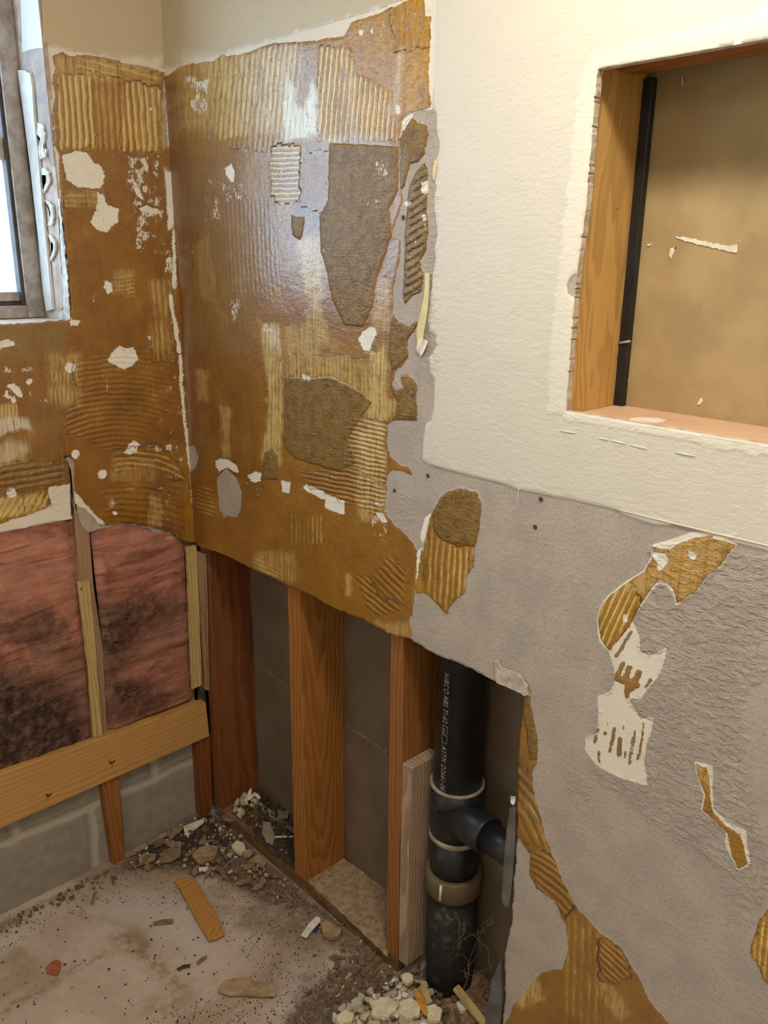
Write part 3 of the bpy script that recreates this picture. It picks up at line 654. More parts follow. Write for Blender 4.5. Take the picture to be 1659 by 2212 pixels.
for a, b, r in (((368,640),(386,760),4.5), ((388,770),(397,900),3.8), ((397,900),(408,1000),3.5), ((410,1000),(417,1110),2.5), ((374,500),(376,620),4)): addl('chip', 'c', (a, b, r))
addl('white', rect(352,168,372,320), .6, 4); addl('white', [(356,360),(374,370),(380,500),(362,500)], .7, 5)
addl('tone', rect(-200,60,460,1250), .22, 30); addl('tone', rect(110,130,350,330), .45, 20); addl('tone', rect(-100,1100,120,1200), 1.1, 20); addl('tone', rect(395,900,430,1200), .6, 8)
addl('light', rect(115,120,350,175), .7, 14); addl('light', rect(125,150,190,325), .35, 10); addl('light', rect(290,160,350,330), .5, 14); addl('light', rect(100,760,175,880), .6, 15)
addl('light', rect(140,410,220,450), .5, 10); addl('light', rect(240,580,290,640), .5, 12); addl('light', [(-100,1090),(80,1060),(110,1095),(60,1112),(-100,1135)], 1., 10); addl('light', rect(-50,870,40,905), .8, 10)
addl('light', rect(318,1065,350,1140), .6, 8); addl('light', rect(240,990,340,1040), .35, 12); addl('light', rect(0,960,60,1000), .7, 14); addl('light', rect(320,600,372,760), .3, 12)
addl('white', [(-20,905),(30,897),(60,905),(73,935),(50,925),(10,935),(-20,960)], .85, 6); addl('white', [(-20,965),(20,945),(60,955),(66,975),(20,1000),(-20,1005)], .45, 12); addl('white', [(232,1092),(240,1072),(246,1085),(244,1092)], .7, 4)
addl('smear', [(-50,700),(150,700),(150,760),(60,780),(-50,770)], .75, 15); addl('smear', [(-50,990),(150,1000),(150,1040),(60,1060),(-50,1070)], .6, 12); addl('smear', rect(60,850,130,960), .6, 20)
addl('crumb', rect(-100,1000,150,1100), .6, 10); addl('crumb', rect(150,1130,420,1180), .6, 6)
for q, v, s in ((rect(268,330,350,420), .9, 14), (rect(282,420,362,545), .9, 14), (rect(355,540,378,790), 1., 6), (rect(222,500,242,640), .7, 8), (rect(330,620,372,800), .55, 10), (rect(170,615,260,660), .55, 10), (rect(0,785,100,810), .8, 10), (rect(0,828,110,875), .95, 8),
                (rect(150,740,180,810), .6, 8), (rect(200,790,240,850), .6, 8), (rect(335,800,415,1180), .55, 10), (rect(300,958,370,980), .85, 5), (rect(345,160,362,180), .9, 5), (rect(330,200,365,330), .6, 8), (rect(150,1040,190,1110), .5, 8), (rect(200,160,350,330), .35, 20), (rect(330,540,372,560), .7, 8), (rect(50,1010,120,1060), .35, 10),
                (rect(320,220,330,240), .9, 4), (rect(140,150,160,330), .3, 8), (rect(310,715,330,735), .9, 3)):
    addl('speck', q, v, s)
ZL = lambda q, md, per, ra, rh: addl('zone', q, md, per, ra, rh)
ZL([(125,160),(350,175),(358,330),(125,325)], ('d', 1, -.06), 13.6, .28, .5)
ZL([(125,160),(200,165),(205,322),(125,322)], ('d', 1, -.06), 13.6, 1.1, .5)
ZL([(265,175),(350,190),(345,330),(262,330)], ('d', 1, -.06), 13.6, .85, .4)
ZL([(150,118),(350,160),(350,185),(190,150),(165,150)], ('d', -.25, 1), 16, .5, .8)
ZL([(140,840),(360,790),(400,900),(405,1040),(260,990),(140,930)], ('arc', 255, 1080, 1.25), 14, .08, .75)
ZL([(150,780),(370,740),(390,800),(300,800),(150,850)], ('arc', 255, 1080, 1.25), 14, .2, .5)
ZL([(240,980),(340,960),(410,1040),(400,1060),(330,1010),(250,1020)], ('arc', 280, 1180, 1.1), 13, .45, .7)
ZL([(220,1050),(400,1040),(410,1160),(290,1130),(230,1120)], ('arc', 265, 1500, 1.), 13, .1, .8)
ZL([(140,410),(225,415),(220,450),(140,450)], ('d', 0, 1), 11, .4, .3)
ZL([(100,800),(150,790),(160,870),(110,870)], ('d', 1, 0), 9, .5, .3)
ZL([(240,590),(290,590),(290,640),(240,640)], ('d', .1, 1), 9, .4, .3)
ZL([(320,600),(372,600),(380,780),(330,780)], ('d', 1, -.08), 12, .35, .4)
ZL([(-50,1000),(140,1000),(130,1050),(-50,1060)], ('d', .15, 1), 14, .02, 1.2)
ZL([(-60,1080),(110,1060),(110,1095),(60,1112),(-60,1132)], ('d', 1, .6), 14, .7, .3)
ZL([(-50,870),(40,870),(40,905),(-50,905)], ('d', 1, 0), 8, .7, .4)
addl('smear', [(-200,97),(96,99),(118,103),(200,118),(285,138),(352,152),(420,150),(420,-900),(-200,-900)], 1., 2)
def l_fields(pix, P):
    A = fields_from(L_L, pix, P, DEF, 71)
    A['adh'] = np.where(A['paint'] > 0, -30, A['adh'])
    A['cream'] = np.where(A['paint'] > 2, -30, A['cream'])
    return A
# ------------------------------------------------------------------ wallboard sheets
def to2(pts, ax, v):
    return np.array([[p[0] if ax == 1 else p[1], p[2]] for p in (at(a, b, ax, v) for a, b in pts)])
# right wall: y = 0 plane
cut = [(405,1160),(422,1173),(436,1183),(476,1195),(500,1206),(527,1219),(545,1228),(603,1255),(640,1272),(668,1284),(715,1309),(754,1327),(783,1336),(801,1349),(845,1369),(886,1380),(910,1394),(942,1414),(1000,1436),(1064,1469),(1091,1481),(1131,1495),(1134,1505),(1130,1540),(1123,1596),(1119,1660),(1119,1719),(1118,1815),(1109,1918),(1106,1997),(1097,2030),(1090,2060),(1092,2156),(1086,2212),(1084,2260)]
cut = jag(cut, 9, 1.6, 4, False)
c2 = to2(cut, 1, 0)
r_out = np.array([[-.045, 2.44], [-.045, c2[0][1]]]+[list(p) for p in c2]+[[c2[-1][0], 0.004], [2.5, .004], [2.5, 2.44]])
hole = to2(jag([(1293,150),(1280,300),(1268,450),(1247,600),(1234,760),(1224,888)], 9, 1.0, 8, False), 1, 0)
notch = to2([(1243,592),(1233,600),(1225,615),(1227,632),(1239,640)], 1, 0)
r_hole = np.array([list(p) for p in hole] + [[1.545, 1.427], [1.545, 1.918]])
def r_inside(q): return np.minimum(sdf(q, r_out, 9.), -sdf(q, r_hole, 9.))
us = np.concatenate([np.arange(-.045, 1.68, .0042), np.arange(1.69, 2.52, .03)]); us[-1] = 2.5
vs = np.concatenate([np.arange(.004, 2.27, .0042), np.arange(2.29, 2.44, .03), [2.44]])
wr = sheet('wall_right', us, vs, lambda q: np.stack([q[:, 0], q[:, 0]*0, q[:, 1]], 1), r_inside, r_fields, w_disp, .0127+.0005, np.array([0, -1., 0]), M_WALL)
tag(wr, kind='structure')
# left wall
XL = lambda z: np.interp(z, [.9, 1.53, 2.08, 2.22], [-.0155, -.018, -.026, -.017])
lc = jag([(428,1176),(419,1171),(400,1168),(383,1164),(362,1150),(341,1141),(315,1136),(289,1132),(262,1129),(238,1133),(211,1132),(193,1111),(180,1100),(169,1096),(158,1086),(155,1092)], 7, 1.2, 3, False)+[(154,1120)]+jag([(154,1120),(80,1134),(0,1150),(-200,1189),(-700,1290)], 12, .8, 5, False)
lc2 = to2(lc, 0, -.02)
l_out = np.array([[.0, 2.44], [.0, lc2[0][1]]]+[list(p) for p in lc2]+[[-1.9, lc2[-1][1]], [-1.9, 2.44]])
wy, wz0 = -.2868, 1.5105
lh = to2(jag([(90,0),(95,104),(104,152),(111,222),(117,316),(130,427),(138,500),(145,570),(151,640),(153,688)], 9, 1., 12, False), 0, -.02)
lb = to2(jag([(153,688),(120,692),(60,697),(0,700)], 9, 2., 13, False), 0, -.02)
l_hole = np.array([[lh[0][0], 2.32]]+[list(p) for p in lh]+[list(p) for p in lb]+[[-1.12, lb[-1][1]], [-1.12, 2.32]])
lcrack = to2([(147,1000),(143,992),(130,988),(152,984),(158,1000),(157,1030),(160,1085),(154,1122),(152,1122),(150,1040)], 0, -.02)
def l_inside(q): return np.minimum(np.minimum(sdf(q, l_out, 9.), -sdf(q, l_hole, 9.)), -sdf(q, lcrack, 9.))
ul = np.concatenate([[-1.9], np.arange(-1.87, -.75, .03), np.arange(-.745, 0.0, .0042), [0.0]])
vl = np.concatenate([np.arange(.78, 2.3, .0042), np.arange(2.32, 2.44, .03), [2.44]])
wl = sheet('wall_left', ul, vl, lambda q: np.stack([XL(q[:, 1]), q[:, 0], q[:, 1]], 1), l_inside, l_fields, w_disp, .0127, np.array([1., 0, 0]), M_WALL)
tag(wl, kind='structure')

# ------------------------------------------------------------------ floor, block wall, far wallboard, unseen walls, ceiling
def grid_obj(name, us, vs, toP, fields, disp, nrm, mat):
    U, V = np.meshgrid(us, vs, indexing='ij'); nu, nv = U.shape; uv = np.stack([U.ravel(), V.ravel()], 1)
    P = toP(uv); pix = project(P); A = fields(pix, P); P = P+np.array(nrm)*disp(pix, A, P)[:, None]
    idx = np.arange(nu*nv).reshape(nu, nv); F = np.stack([idx[:-1, :-1], idx[1:, :-1], idx[1:, 1:], idx[:-1, 1:]], -1).reshape(-1, 4)
    me = bpy.data.meshes.new(name); me.from_pydata(P.tolist(), [], F.tolist())
    me.polygons.foreach_set('use_smooth', [True]*len(F))
    for k, a in A.items():
        t = me.attributes.new(k, 'FLOAT', 'POINT'); t.data.foreach_set('value', a.astype(np.float32))
    return link(name, me, mat)
FD = dict(dirt=.12, pale=0, brown=0, soot=0)
F_L = [('d', [(0,1990),(240,1870),(400,1770),(480,1750),(640,1900),(860,2100),(960,2100),(1100,2200),(1100,2300),(560,2300),(600,2212),(690,2110),(760,2060),(700,2000),(560,1960),(450,1900),(330,1890),(220,1900),(100,1950),(0,2020)], .95, 26),
       ('d', [(560,1900),(700,1960),(760,2060),(660,2060),(560,2040),(480,2010)], .55, 30), ('d', [(-400,2200),(0,1990),(240,1872),(250,1885),(100,1960),(0,2020),(-400,2260)], .7, 14),
       ('p', [(180,1960),(260,1905),(380,1915),(420,1970),(470,2060),(400,2070),(300,2010),(230,2000)], .8, 40), ('p', [(620,2060),(720,2080),(700,2180),(600,2212),(560,2180)], .5, 40),
       ('b', [(230,2020),(300,2005),(330,2050),(420,2130),(380,2160),(300,2080),(250,2050)], .8, 22), ('b', [(0,2180),(120,2110),(220,2050),(230,2060),(140,2120),(0,2200)], .8, 10), ('b', [(300,2150),(430,2120),(420,2200),(300,2200)], .5, 25),
       ('s', [(640,2110),(680,2090),(690,2130),(660,2200),(620,2190)], .9, 30), ('s', [(600,2200),(650,2150),(660,2212),(620,2240)], .6, 20)]
def f_fields(pix, P):
    A = {k: np.full(len(pix), v, float) for k, v in FD.items()}; W = warp(pix, 9, 3)
    km = {'d': 'dirt', 'p': 'pale', 'b': 'brown', 's': 'soot'}
    for k, q, v, s in F_L:
        m_ = smooth(sdf(W, q, 60), -s*.5, s); A[km[k]] = np.maximum(A[km[k]], v*m_)
    return A
fx = np.concatenate([np.arange(-.06, 1.25, .008), np.arange(1.28, 2.6, .04)]); fy = np.concatenate([np.arange(-2.3, -.95, .05), np.arange(-.93, .16, .008)])
fl = grid_obj('floor', fx, fy, lambda q: np.stack([q[:, 0], q[:, 1], q[:, 0]*0], 1), f_fields,
              lambda pix, A, P: .003*A['dirt']*fbm(P[:, 0]*40, P[:, 1]*40, 3, 3)+.0015*fbm(P[:, 0]*6, P[:, 1]*6, 8, 3)+.004*np.clip(A['dirt']-.3, 0, 1), (0, 0, 1), M_CONC)
tag(fl, kind='structure')
def b_fields(pix, P):
    W = warp(pix, 3, 5); j = np.zeros(len(pix))
    y, z = P[:, 1], P[:, 2]
    yw = y+.006*fbm(y*20, z*20, 4, 2); zw = z+.006*fbm(y*20, z*20, 8, 2)
    dz = np.abs(zw-.2); 
    row = np.floor((zw)/.2); ph = np.mod(yw+.36+row*.2+.2, .4)-.2
    d = np.minimum(dz, np.abs(ph)); return {'joint': 1-smooth(d, .004, .02)}
bw = grid_obj('wall_foundation_block', np.arange(-1.9, .02, .01), np.arange(-.01, .98, .01), lambda q: np.stack([q[:, 0]*0-.036, q[:, 0], q[:, 1]], 1), b_fields, lambda p, A, P: -.003*A['joint'], (1, 0, 0), M_BLOCK)
tag(bw, kind='structure')
def wall_box(name, lo, hi, mat):
    o = box(name, lo, hi, mat, bevel=0); tag(o, kind='structure'); return o
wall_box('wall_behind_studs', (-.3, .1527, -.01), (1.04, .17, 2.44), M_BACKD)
WBO = wall_box('wall_behind_opening', (1.04, .1527, -.01), (2.5, .17, 2.44), M_BACK)
wall_box('ceiling', (-.3, -2.3, 2.44), (2.6, .2, 2.5), M_PAINT)
wall_box('wall_rear', (-.3, -2.36, 0), (2.6, -2.3, 2.44), M_PAINT)
wall_box('wall_side', (2.5, -2.3, 0), (2.56, .2, 2.44), M_PAINT)
# masonry outside the left wallboard, around the window opening
wall_box('wall_left_masonry_above', (-.26, -1.9, 2.32), (-.036, .15, 2.44), M_BLOCK)
wall_box('wall_left_masonry_beside_corner', (-.26, -.272, .9), (-.036, .15, 2.32), M_BLOCK)
wall_box('wall_left_masonry_below', (-.26, -1.9, -.01), (-.052, .15, 1.49), M_BLOCK)
wall_box('wall_left_masonry_beyond', (-.26, -1.9, 1.49), (-.036, -1.13, 2.32), M_BLOCK)
# seam of the far wallboard
for i, (q) in enumerate(([(548,1427),(637,1487),(637,1493),(548,1433)], [(750,1562),(838,1622),(838,1629),(750,1569)])):
    s_ = slab('trim_'+str(i+1), q, 1, .1527, -.002, M_GREY if 0 else M_BACKS, jit=.5, step=6, seed=i); tag(s_, kind='structure')

# ------------------------------------------------------------------ studs and plate
def thing(o, label, cat, group=None): return tag(o, label, cat, group)
y0, y1 = .0137, .1525
# bottom plate
pl = box('bottom_plate', (.0, y0, .0005), (.800, .105, .038), M_PLATE, axis='X', bevel=.002)
slab('dust_layer', [(664,1903),(742,1853),(838,1924),(838,2068)], 2, .0381, .0012, CH['tan'], pl, jit=1.5, step=8)
slab('dust_layer', [(560,1762),(636,1800),(636,1884),(548,1812)], 2, .0381, .0015, CH['dark'], pl, jit=3, step=8)
thing(pl, 'dirty brown bottom plate lying on the floor under the studs', 'wood plate')
def stud(x0, x1, z0, z1, mat, label, ya=y0, yb=y1, name='wall_stud'):
    o = box(name, (x0, ya, z0), (x1, yb, z1), mat); thing(o, label, 'wood stud'); return o
stud(.393, .444, .038, 2.40, M_STUD2, 'orange pine wall stud with arched grain, in the middle of the lower opening')
stud(.760, .799, .038, 2.40, M_STUD, 'pine wall stud left of the black drain pipe with a scrap block nailed on it')
stud(1.133, 1.1685, .0005, 2.40, M_JAMB, 'golden pine stud forming the left jamb of the wall cabinet opening')
stud(-.012, .028, .038, 2.40, M_STUDD, 'reddish brown corner stud nearest the insulation', yb=.085)
stud(-.022, .026, .038, 2.40, M_STUDD, 'dark reddish corner stud set behind the front corner stud', ya=.0865, name='wall_stud')
stud(1.548, 1.586, 1.0, 2.40, M_JAMB, 'pine stud on the right side of the wall cabinet opening')
o = box('scrap_block', (.8005, .0165, .045), (.826, .10, .70), M_SCRAP, sub=0); 
o.location = (o.location.x, o.location.y, o.location.z)
# scrap block traced at its real place
bpy.data.objects.remove(o)
p_ = [RP(868,1658, .0137), RP(890,1668, .0137), RP(880,2030, .0137), RP(862,2026, .0137)]
xs0 = .8; 
sb = box('scrap_block', (xs0, .0145, .04), (xs0+.03, .105, RP(880,1655,.0145)[2]), M_SCRAP, sub=0, bevel=.003)
thing(sb, 'grey weathered scrap block nailed beside the stud left of the drain pipe', 'wood block')
# header and sill of the cabinet opening
o = box('header_block', (1.169, .0137, 1.925), (1.547, .11, 1.963), M_STUD, axis='X'); thing(o, 'pine header block across the top of the wall cabinet opening', 'wood block')
o = box('sill_block', (1.169, .0137, 1.384), (1.547, .1525, 1.421), M_SILLW, axis='X'); thing(o, 'pinkish pine sill block along the bottom of the wall cabinet opening', 'wood block')
# black cable with staple beside the jamb
cb = empty('black_cable', (1.173, .146, 1.68))
tag(cb, 'flat black cable running up the left jamb inside the wall cabinet opening', 'cable')
box('cable_jacket', (1.1687, .1385, 1.4215), (1.186, .1515, 1.9245), M_CABLE, cb, bevel=.0015)
s = at(1328,738, 1, .137)
tube('staple', [(1.1690, .1372, s[2]-.002), (1.178, .1355, s[2]), (1.191, .138, s[2]+.003)], .0022, M_STAPLE, cb, 6)
s = at(1322,772, 1, .138); tube('nail_head', [(1.1735, .1385, s[2]), (1.1735, .1365, s[2])], .0042, M_CABLE, cb, 10)
# chips stuck on the far board
def scuff(pts, seed, label):
    o = slab('plaster_smear', pts, 1, .1525, -.0014, CH['white'], WBO, jit=1.6, step=4, seed=seed); tag(o, label)
scuff([(1459,512),(1475,511),(1520,521),(1575,532),(1594,528),(1592,546),(1570,542),(1510,529),(1470,517)], 1, 'long white plaster smear on the tan board inside the wall cabinet opening')
scuff([(1449,536),(1460,532),(1456,548),(1451,560),(1446,552)], 2, 'small upright white smear below the long one on the tan board')
scuff([(1397,530),(1410,524),(1404,532)], 3, 'tiny white smear at the left of the long one on the tan board')
scuff([(1508,870),(1516,859),(1519,866),(1513,874),(1506,874)], 4, 'small white plaster fleck low on the tan board in the cabinet opening')
scuff([(1353,826),(1357,816),(1358,822),(1355,829)], 5, 'thin white fleck low on the tan board near the black cable')
scuff([(1474,168),(1478,163),(1477,178),(1474,186)], 6, 'thin pale fleck high on the tan board in the cabinet opening')
SILLB = o
o = slab('paint_smear', [(1360,905),(1380,902),(1425,904),(1442,910),(1420,914),(1375,913),(1362,909)], 2, 1.4212, .0008, CH['white'], SILLB); tag(o, 'long white paint smear')

# ------------------------------------------------------------------ left side: insulation, furring, blocking
def i_fields(pix, P):
    W = warp(pix, 10, 22)
    s = smooth(sdf(W, [(-300,1380),(60,1440),(150,1500),(210,1590),(200,1700),(-300,1900)], 90), -70, 60)*1.
    s = np.maximum(s, .8*smooth(sdf(W, [(190,1300),(330,1260),(400,1300),(330,1380),(260,1440),(400,1500),(330,1560),(220,1590)], 60), -30, 40))
    s = np.maximum(s, .6*smooth(sdf(W, [(-100,1330),(100,1290),(160,1330),(190,1420),(150,1460),(40,1400),(-100,1420)], 60), -30, 40))
    return {'stain': s}
def i_disp(pix, A, P):
    y, z = P[:, 1], P[:, 2]
    r = fbm(y*7+z*6, z*26, 31, 4); r2 = 1-np.abs(fbm(y*4+z*3, z*13, 37, 3))*2
    return .007*r+.006*r2*smooth(1.05-z, .0, .25)+.005*A['stain']*fbm(y*40, z*40, 5, 3)
def batt(name, ya, yb, label, zt=1.045):
    o = grid_obj(name, np.arange(ya, yb+.001, .005), np.arange(.417, zt, .005), lambda q: np.stack([q[:, 0]*0-.0205, q[:, 0], q[:, 1]], 1), i_fields,
                 lambda p, A, P: i_disp(p, A, P)-.012*(1-smooth(np.minimum(P[:, 1]-ya, yb-P[:, 1]), 0, .03)), (1, 0, 0), M_INS)
    m_ = o.modifiers.new('thickness', 'SOLIDIFY'); m_.thickness = .005; m_.offset = -1
    return tag(o, label, 'insulation')
batt('insulation_batt', -.296, -.024, 'pink insulation batt in the narrow bay between furring strip and room corner')
batt('insulation_batt', -1.2, -.322, 'pink insulation batt with a black mouldy stain, in the bay at the left edge')
o = slab('furring_strip', [(153,1085),(182,1085),(196,1260),(216,1400),(226,1600),(196,1612),(180,1450),(166,1280)], 0, -.036, .016, M_LATHP); thing(o, 'dull brown furring strip between the two pink insulation batts', 'wood strip')
o = slab('lath_piece', [(164,1256),(190,1253),(200,1350),(210,1470),(220,1585),(198,1592),(187,1450),(175,1340)], 0, -.019, .007, M_LATH, jit=.6, bevel=.001); thing(o, 'yellowish stained lath piece on the furring strip between the insulation batts', 'wood strip')
tube('nail_hole', [at(175,1272,0,-.0118), at(175,1272,0,-.0112)], .003, CH['dark'], o, 8)
o = slab('lath_piece', [(400,1180),(421,1176),(427,1300),(433,1478),(412,1487),(405,1320)], 0, -.021, .009, M_LATH, jit=.5, bevel=.001); thing(o, 'cream lath piece standing at the right edge of the insulation', 'wood strip')
o = slab('lath_piece', [(426,1188),(446,1196),(449,1300),(453,1490),(437,1480),(431,1320)], 1, .0115, -.008, M_LATHP, jit=.5, bevel=.001); thing(o, 'pinkish lath piece nailed upright on the corner stud', 'wood strip')
o = slab('corner_gap_shade', [(418,1180),(434,1180),(440,1500),(449,1600),(420,1600),(424,1490)], 0, -.035, .01, CH['dark']); thing(o, 'dark strip standing in for the shaded gap at the room corner between two lath pieces', 'wood strip')  # gap between the laths: its shade is put in as a dark-coloured strip
o = slab('furring_strip', [(413,1590),(446,1580),(450,1740),(424,1766)], 0, -.036, .022, M_STUDD); thing(o, 'short dark furring strip in the corner below the blocking board', 'wood strip')
o = slab('furring_strip', [(210,1680),(249,1668),(256,1780),(264,1858),(238,1872),(226,1780)], 0, -.036, .022, M_STUD, bevel=.002); thing(o, 'short pine furring strip on the grey block below the blocking board', 'wood strip')
bo = slab('blocking_board', [(-420,1818),(0,1672),(445,1517),(453,1590),(0,1790),(-420,1975)], 0, .002, -.037, M_BLOCKING, bevel=.002)
# give the grain its direction: rebuild with local Z along the board
thing(bo, 'long pale pine board running level across the grey block wall under the insulation', 'board')
for i, (q, l) in enumerate((((237,1645), 'bent rusty nail in the middle of the long pale board'), ((100,1716), 'rusty nail near the left end of the long pale board'))):
    a = at(q[0], q[1], 0, .002); nl = tube('nail', [a+np.array([-.004, 0, 0]), a+np.array([.012, 0, 0]), a+np.array([.018, .006, .008])], .0022, M_NAIL, bo, 6); tag(nl, l)
# torn backing paper under the left wallboard edge
o = slab('torn_board_edge', [(156,1080),(172,1090),(196,1104),(214,1134),(262,1126),(290,1128),(345,1136),(385,1160),(376,1176),(347,1168),(319,1140),(289,1134),(262,1132),(217,1140),(187,1149),(172,1133),(166,1110)], 0, -.0265, .009, M_TAUPE, wl, jit=1.5, step=6, seed=3); tag(o, 'torn grey core of the wallboard')
o = slab('torn_board_edge', [(135,990),(146,985),(156,995),(160,1030),(161,1090),(156,1095),(152,1050),(149,1010)], 0, -.0265, .009, M_TAUPE, wl, jit=1.2, step=6, seed=8); tag(o, 'torn grey core in the crack')

# ------------------------------------------------------------------ window
XG = -.20
XF = -.165
# reveal: side and sill
rv = box('trim_3', (-.199, -.2868, 1.500), (-.0235, -.2768, 2.33), M_REVW, bevel=0); tag(rv, kind='structure')
rp = slab('trim_4', [(90,-250),(96,102),(80,104),(48,113),(38,-250)], 1, -.2873, -.0012, M_REVP, jit=.8, step=8, clampx=-.0225); tag(rp, kind='structure')
rg = slab('trim_5', [(96,102),(104,150),(111,222),(115,300),(122,360),(110,356),(98,300),(84,270),(78,205),(70,158),(45,150),(48,113),(80,104)], 1, -.2873, -.0010, M_TAUPE, jit=1, step=8, seed=4, clampx=-.0225); tag(rg, kind='structure')
tr = slab('window_bead', [(44,152),(60,153),(66,158),(71,158),(76,190),(80,260),(88,330),(97,440),(109,560),(119,668),(106,672),(100,640),(86,500),(70,350),(55,230)], 1, -.2875, -.007, M_WHITE, bevel=.0015)
tag(tr, 'white vinyl bead standing along the right side of the window frame', 'window trim')
def scrap(pts, seed, label, y=-.2878, th=-.005, mat=M_CAULK, name='caulk_scrap'):
    o = slab(name, pts, 1, y, th, mat, rv, jit=.9, step=6, seed=seed, bevel=.0008); tag(o, label); return o
scrap([(85,265),(96,268),(102,290),(98,318),(105,325),(102,340),(90,345),(86,320),(92,300),(84,290)], 1, 'torn white caulk lump on the reveal beside the vinyl bead, uppermost one')
scrap([(93,365),(100,362),(110,372),(112,392),(104,410),(98,418),(96,410),(104,395),(104,378),(95,378)], 2, 'curled white caulk loop on the window reveal, just under the uppermost lump')
scrap([(100,432),(108,434),(118,446),(120,470),(115,488),(106,486),(112,476),(113,458),(108,444)], 3, 'curled white caulk loop halfway down the window reveal')
scrap([(108,506),(114,508),(124,524),(124,540),(114,566),(112,558),(119,540),(119,526),(110,514)], 4, 'thin curled caulk loop on the lower part of the window reveal')
scrap([(126,430),(130,428),(145,570),(153,688),(128,690),(126,676),(138,668),(137,620),(133,560),(130,490)], 5, 'white torn paint edge down the lower right of the window reveal', th=-.0015, name='paint_scrap')
# sill
sl = slab('trim_6', [(153,690),(0,701),(-900,770),(-900,690),(0,662),(98,658)], 2, 1.506, -.012, M_REVW); tag(sl, kind='structure')
# frame and sashes
def wbox(name, ya, yb, za, zb, xa, xb, mat, parent, bevel=.002): return box(name, (xa, ya, za), (xb, yb, zb), mat, parent, bevel=bevel)
win = empty('window_1', (XG, -.70, 1.53)); tag(win, kind='structure')
yr = -.2985
wbox('window_frame', yr-.030, yr+.012, 1.507, 2.318, XF-.035, XF, M_METAL, win)
wbox('window_frame', yr-.038, yr-.030, 1.52, 2.318, XF-.035, XF-.008, M_METALD, win)
wbox('window_frame', -1.118, yr-.030, 1.507, 1.536, XF-.035, XF, M_METAL, win)
wbox('window_frame', -1.118, yr-.030, 2.285, 2.318, XF-.035, XF, M_METAL, win)
wbox('window_frame', -1.118, -1.08, 1.507, 2.318, XF-.035, XF, M_METAL, win)
g1 = at(22, 350, 0, XG+.014); g2 = at(50, 630, 0, XG+.014); g3 = at(12, 250, 0, XG); mr = at(10, 300, 0, XG)[2]; mr2 = at(20, 348, 0, XG)[2]
wbox('lower_sash', g1[1], yr-.036, g2[2]-.03, mr2+.012, XG-.012, XG+.014, M_METAL, win)
wbox('lower_sash', -1.09, yr-.036, g2[2]-.022, g2[2], XG-.012, XG+.014, M_METAL, win)
wbox('lower_sash', -1.09, yr-.036, 1.534, g2[2]-.022, XG-.012, XG+.010, M_METALD, win)
wbox('meeting_rail', -1.09, yr-.034, mr2, mr, XG-.014, XG+.020, M_METAL, win)
wbox('upper_sash', g3[1]-.0, yr-.036, mr, 2.29, XG-.02, XG-.004, M_METALD, win)
wbox('window_pane', -1.09, g1[1], g2[2], mr2, XG-.003, XG, M_GLASS, win, 0)
wbox('window_pane', -1.09, g3[1], mr, 2.29, XG-.014, XG-.011, M_GLASS, win, 0)

# ------------------------------------------------------------------ drain pipe
ax = RP(992,1600, .088); px_, py_ = ax[0], .088
R0 = .0545
def zf(px, py): return RP(px, py, py_-R0*.95)[2]
pipe = empty('drain_pipe', (px_, py_, 0)); tag(pipe, 'thick black plastic drain pipe standing in the open wall bay', 'pipe')
def cyl(name, r, z0, z1, mat, parent=pipe, n=48, prof=None):
    prof = prof or [(r, z0), (r, z1)]
    bm = bmesh.new(); rings = []
    for rr, zz in prof: rings.append([bm.verts.new((rr*math.cos(2*math.pi*k/n), rr*math.sin(2*math.pi*k/n), zz)) for k in range(n)])
    for a, b in zip(rings, rings[1:]):
        for k in range(n): bm.faces.new((a[k], a[(k+1) % n], b[(k+1) % n], b[k]))
    bm.faces.new(rings[0][::-1]); bm.faces.new(rings[-1])
    o = fin(bm, name, mat, parent, True); o.matrix_parent_inverse = Matrix.Identity(4)
    for p in o.data.polygons:
        if len(p.vertices) > 4: p.use_smooth = False
    return o
zr1 = zf(992, 1733); zr2 = zf(990, 1842); zb1 = zf(990, 1926); zb2 = zf(990, 1970)
cyl('pipe_upper', R0, zr1, 2.40, M_ABS)
cyl('primer_ring', R0+.006, zr1-.003, zr1+.002, M_PRIMER)
cyl('tee_fitting', 0, 0, 0, M_ABS, prof=[(R0+.003, zr2-.002), (R0+.003, zr2+.045), (R0+.001, zr2+.052), (R0+.001, zr1-.056), (R0+.005, zr1-.048), (R0+.005, zr1-.002)])
cyl('primer_ring', R0+.005, zr2-.010, zr2+.002, M_PRIMER)
cyl('pipe_middle', R0, zb1-.02, zr2-.006, M_ABS)
cyl('rubber_sleeve', R0+.009, zb2, zb1, M_TAN, prof=[(R0+.009, zb2), (R0+.010, zb1-.004), (R0+.009, zb1)])
cyl('lower_hub', R0+.004, .0, zb2-.001, M_ABSD, prof=[(R0+.000, .0), (R0+.003, .1), (R0+.002, zb2-.001)])
t = at(952,1945, 1, py_-R0-.006)
tube('sleeve_tab', [(t[0], t[1], zb1-.004), (t[0]-.002, t[1], zb2+.006)], .0035, CH['plaster'], pipe, 6)
# branch of the tee and its stub
br = at(1052,1802, 1, .062)
b0 = Vector((px_, .066, br[2])); dirb = Vector((1, -.05, 0)).normalized()
tube('tee_branch', [b0, b0+dirb*.112, b0+dirb*.116, b0+dirb*.1165], [.041, .042, .041, .036], M_ABS, pipe, 40)
tube('branch_pipe', [b0+dirb*.11, b0+dirb*.222], [.032, .032], M_ABS, pipe, 32)
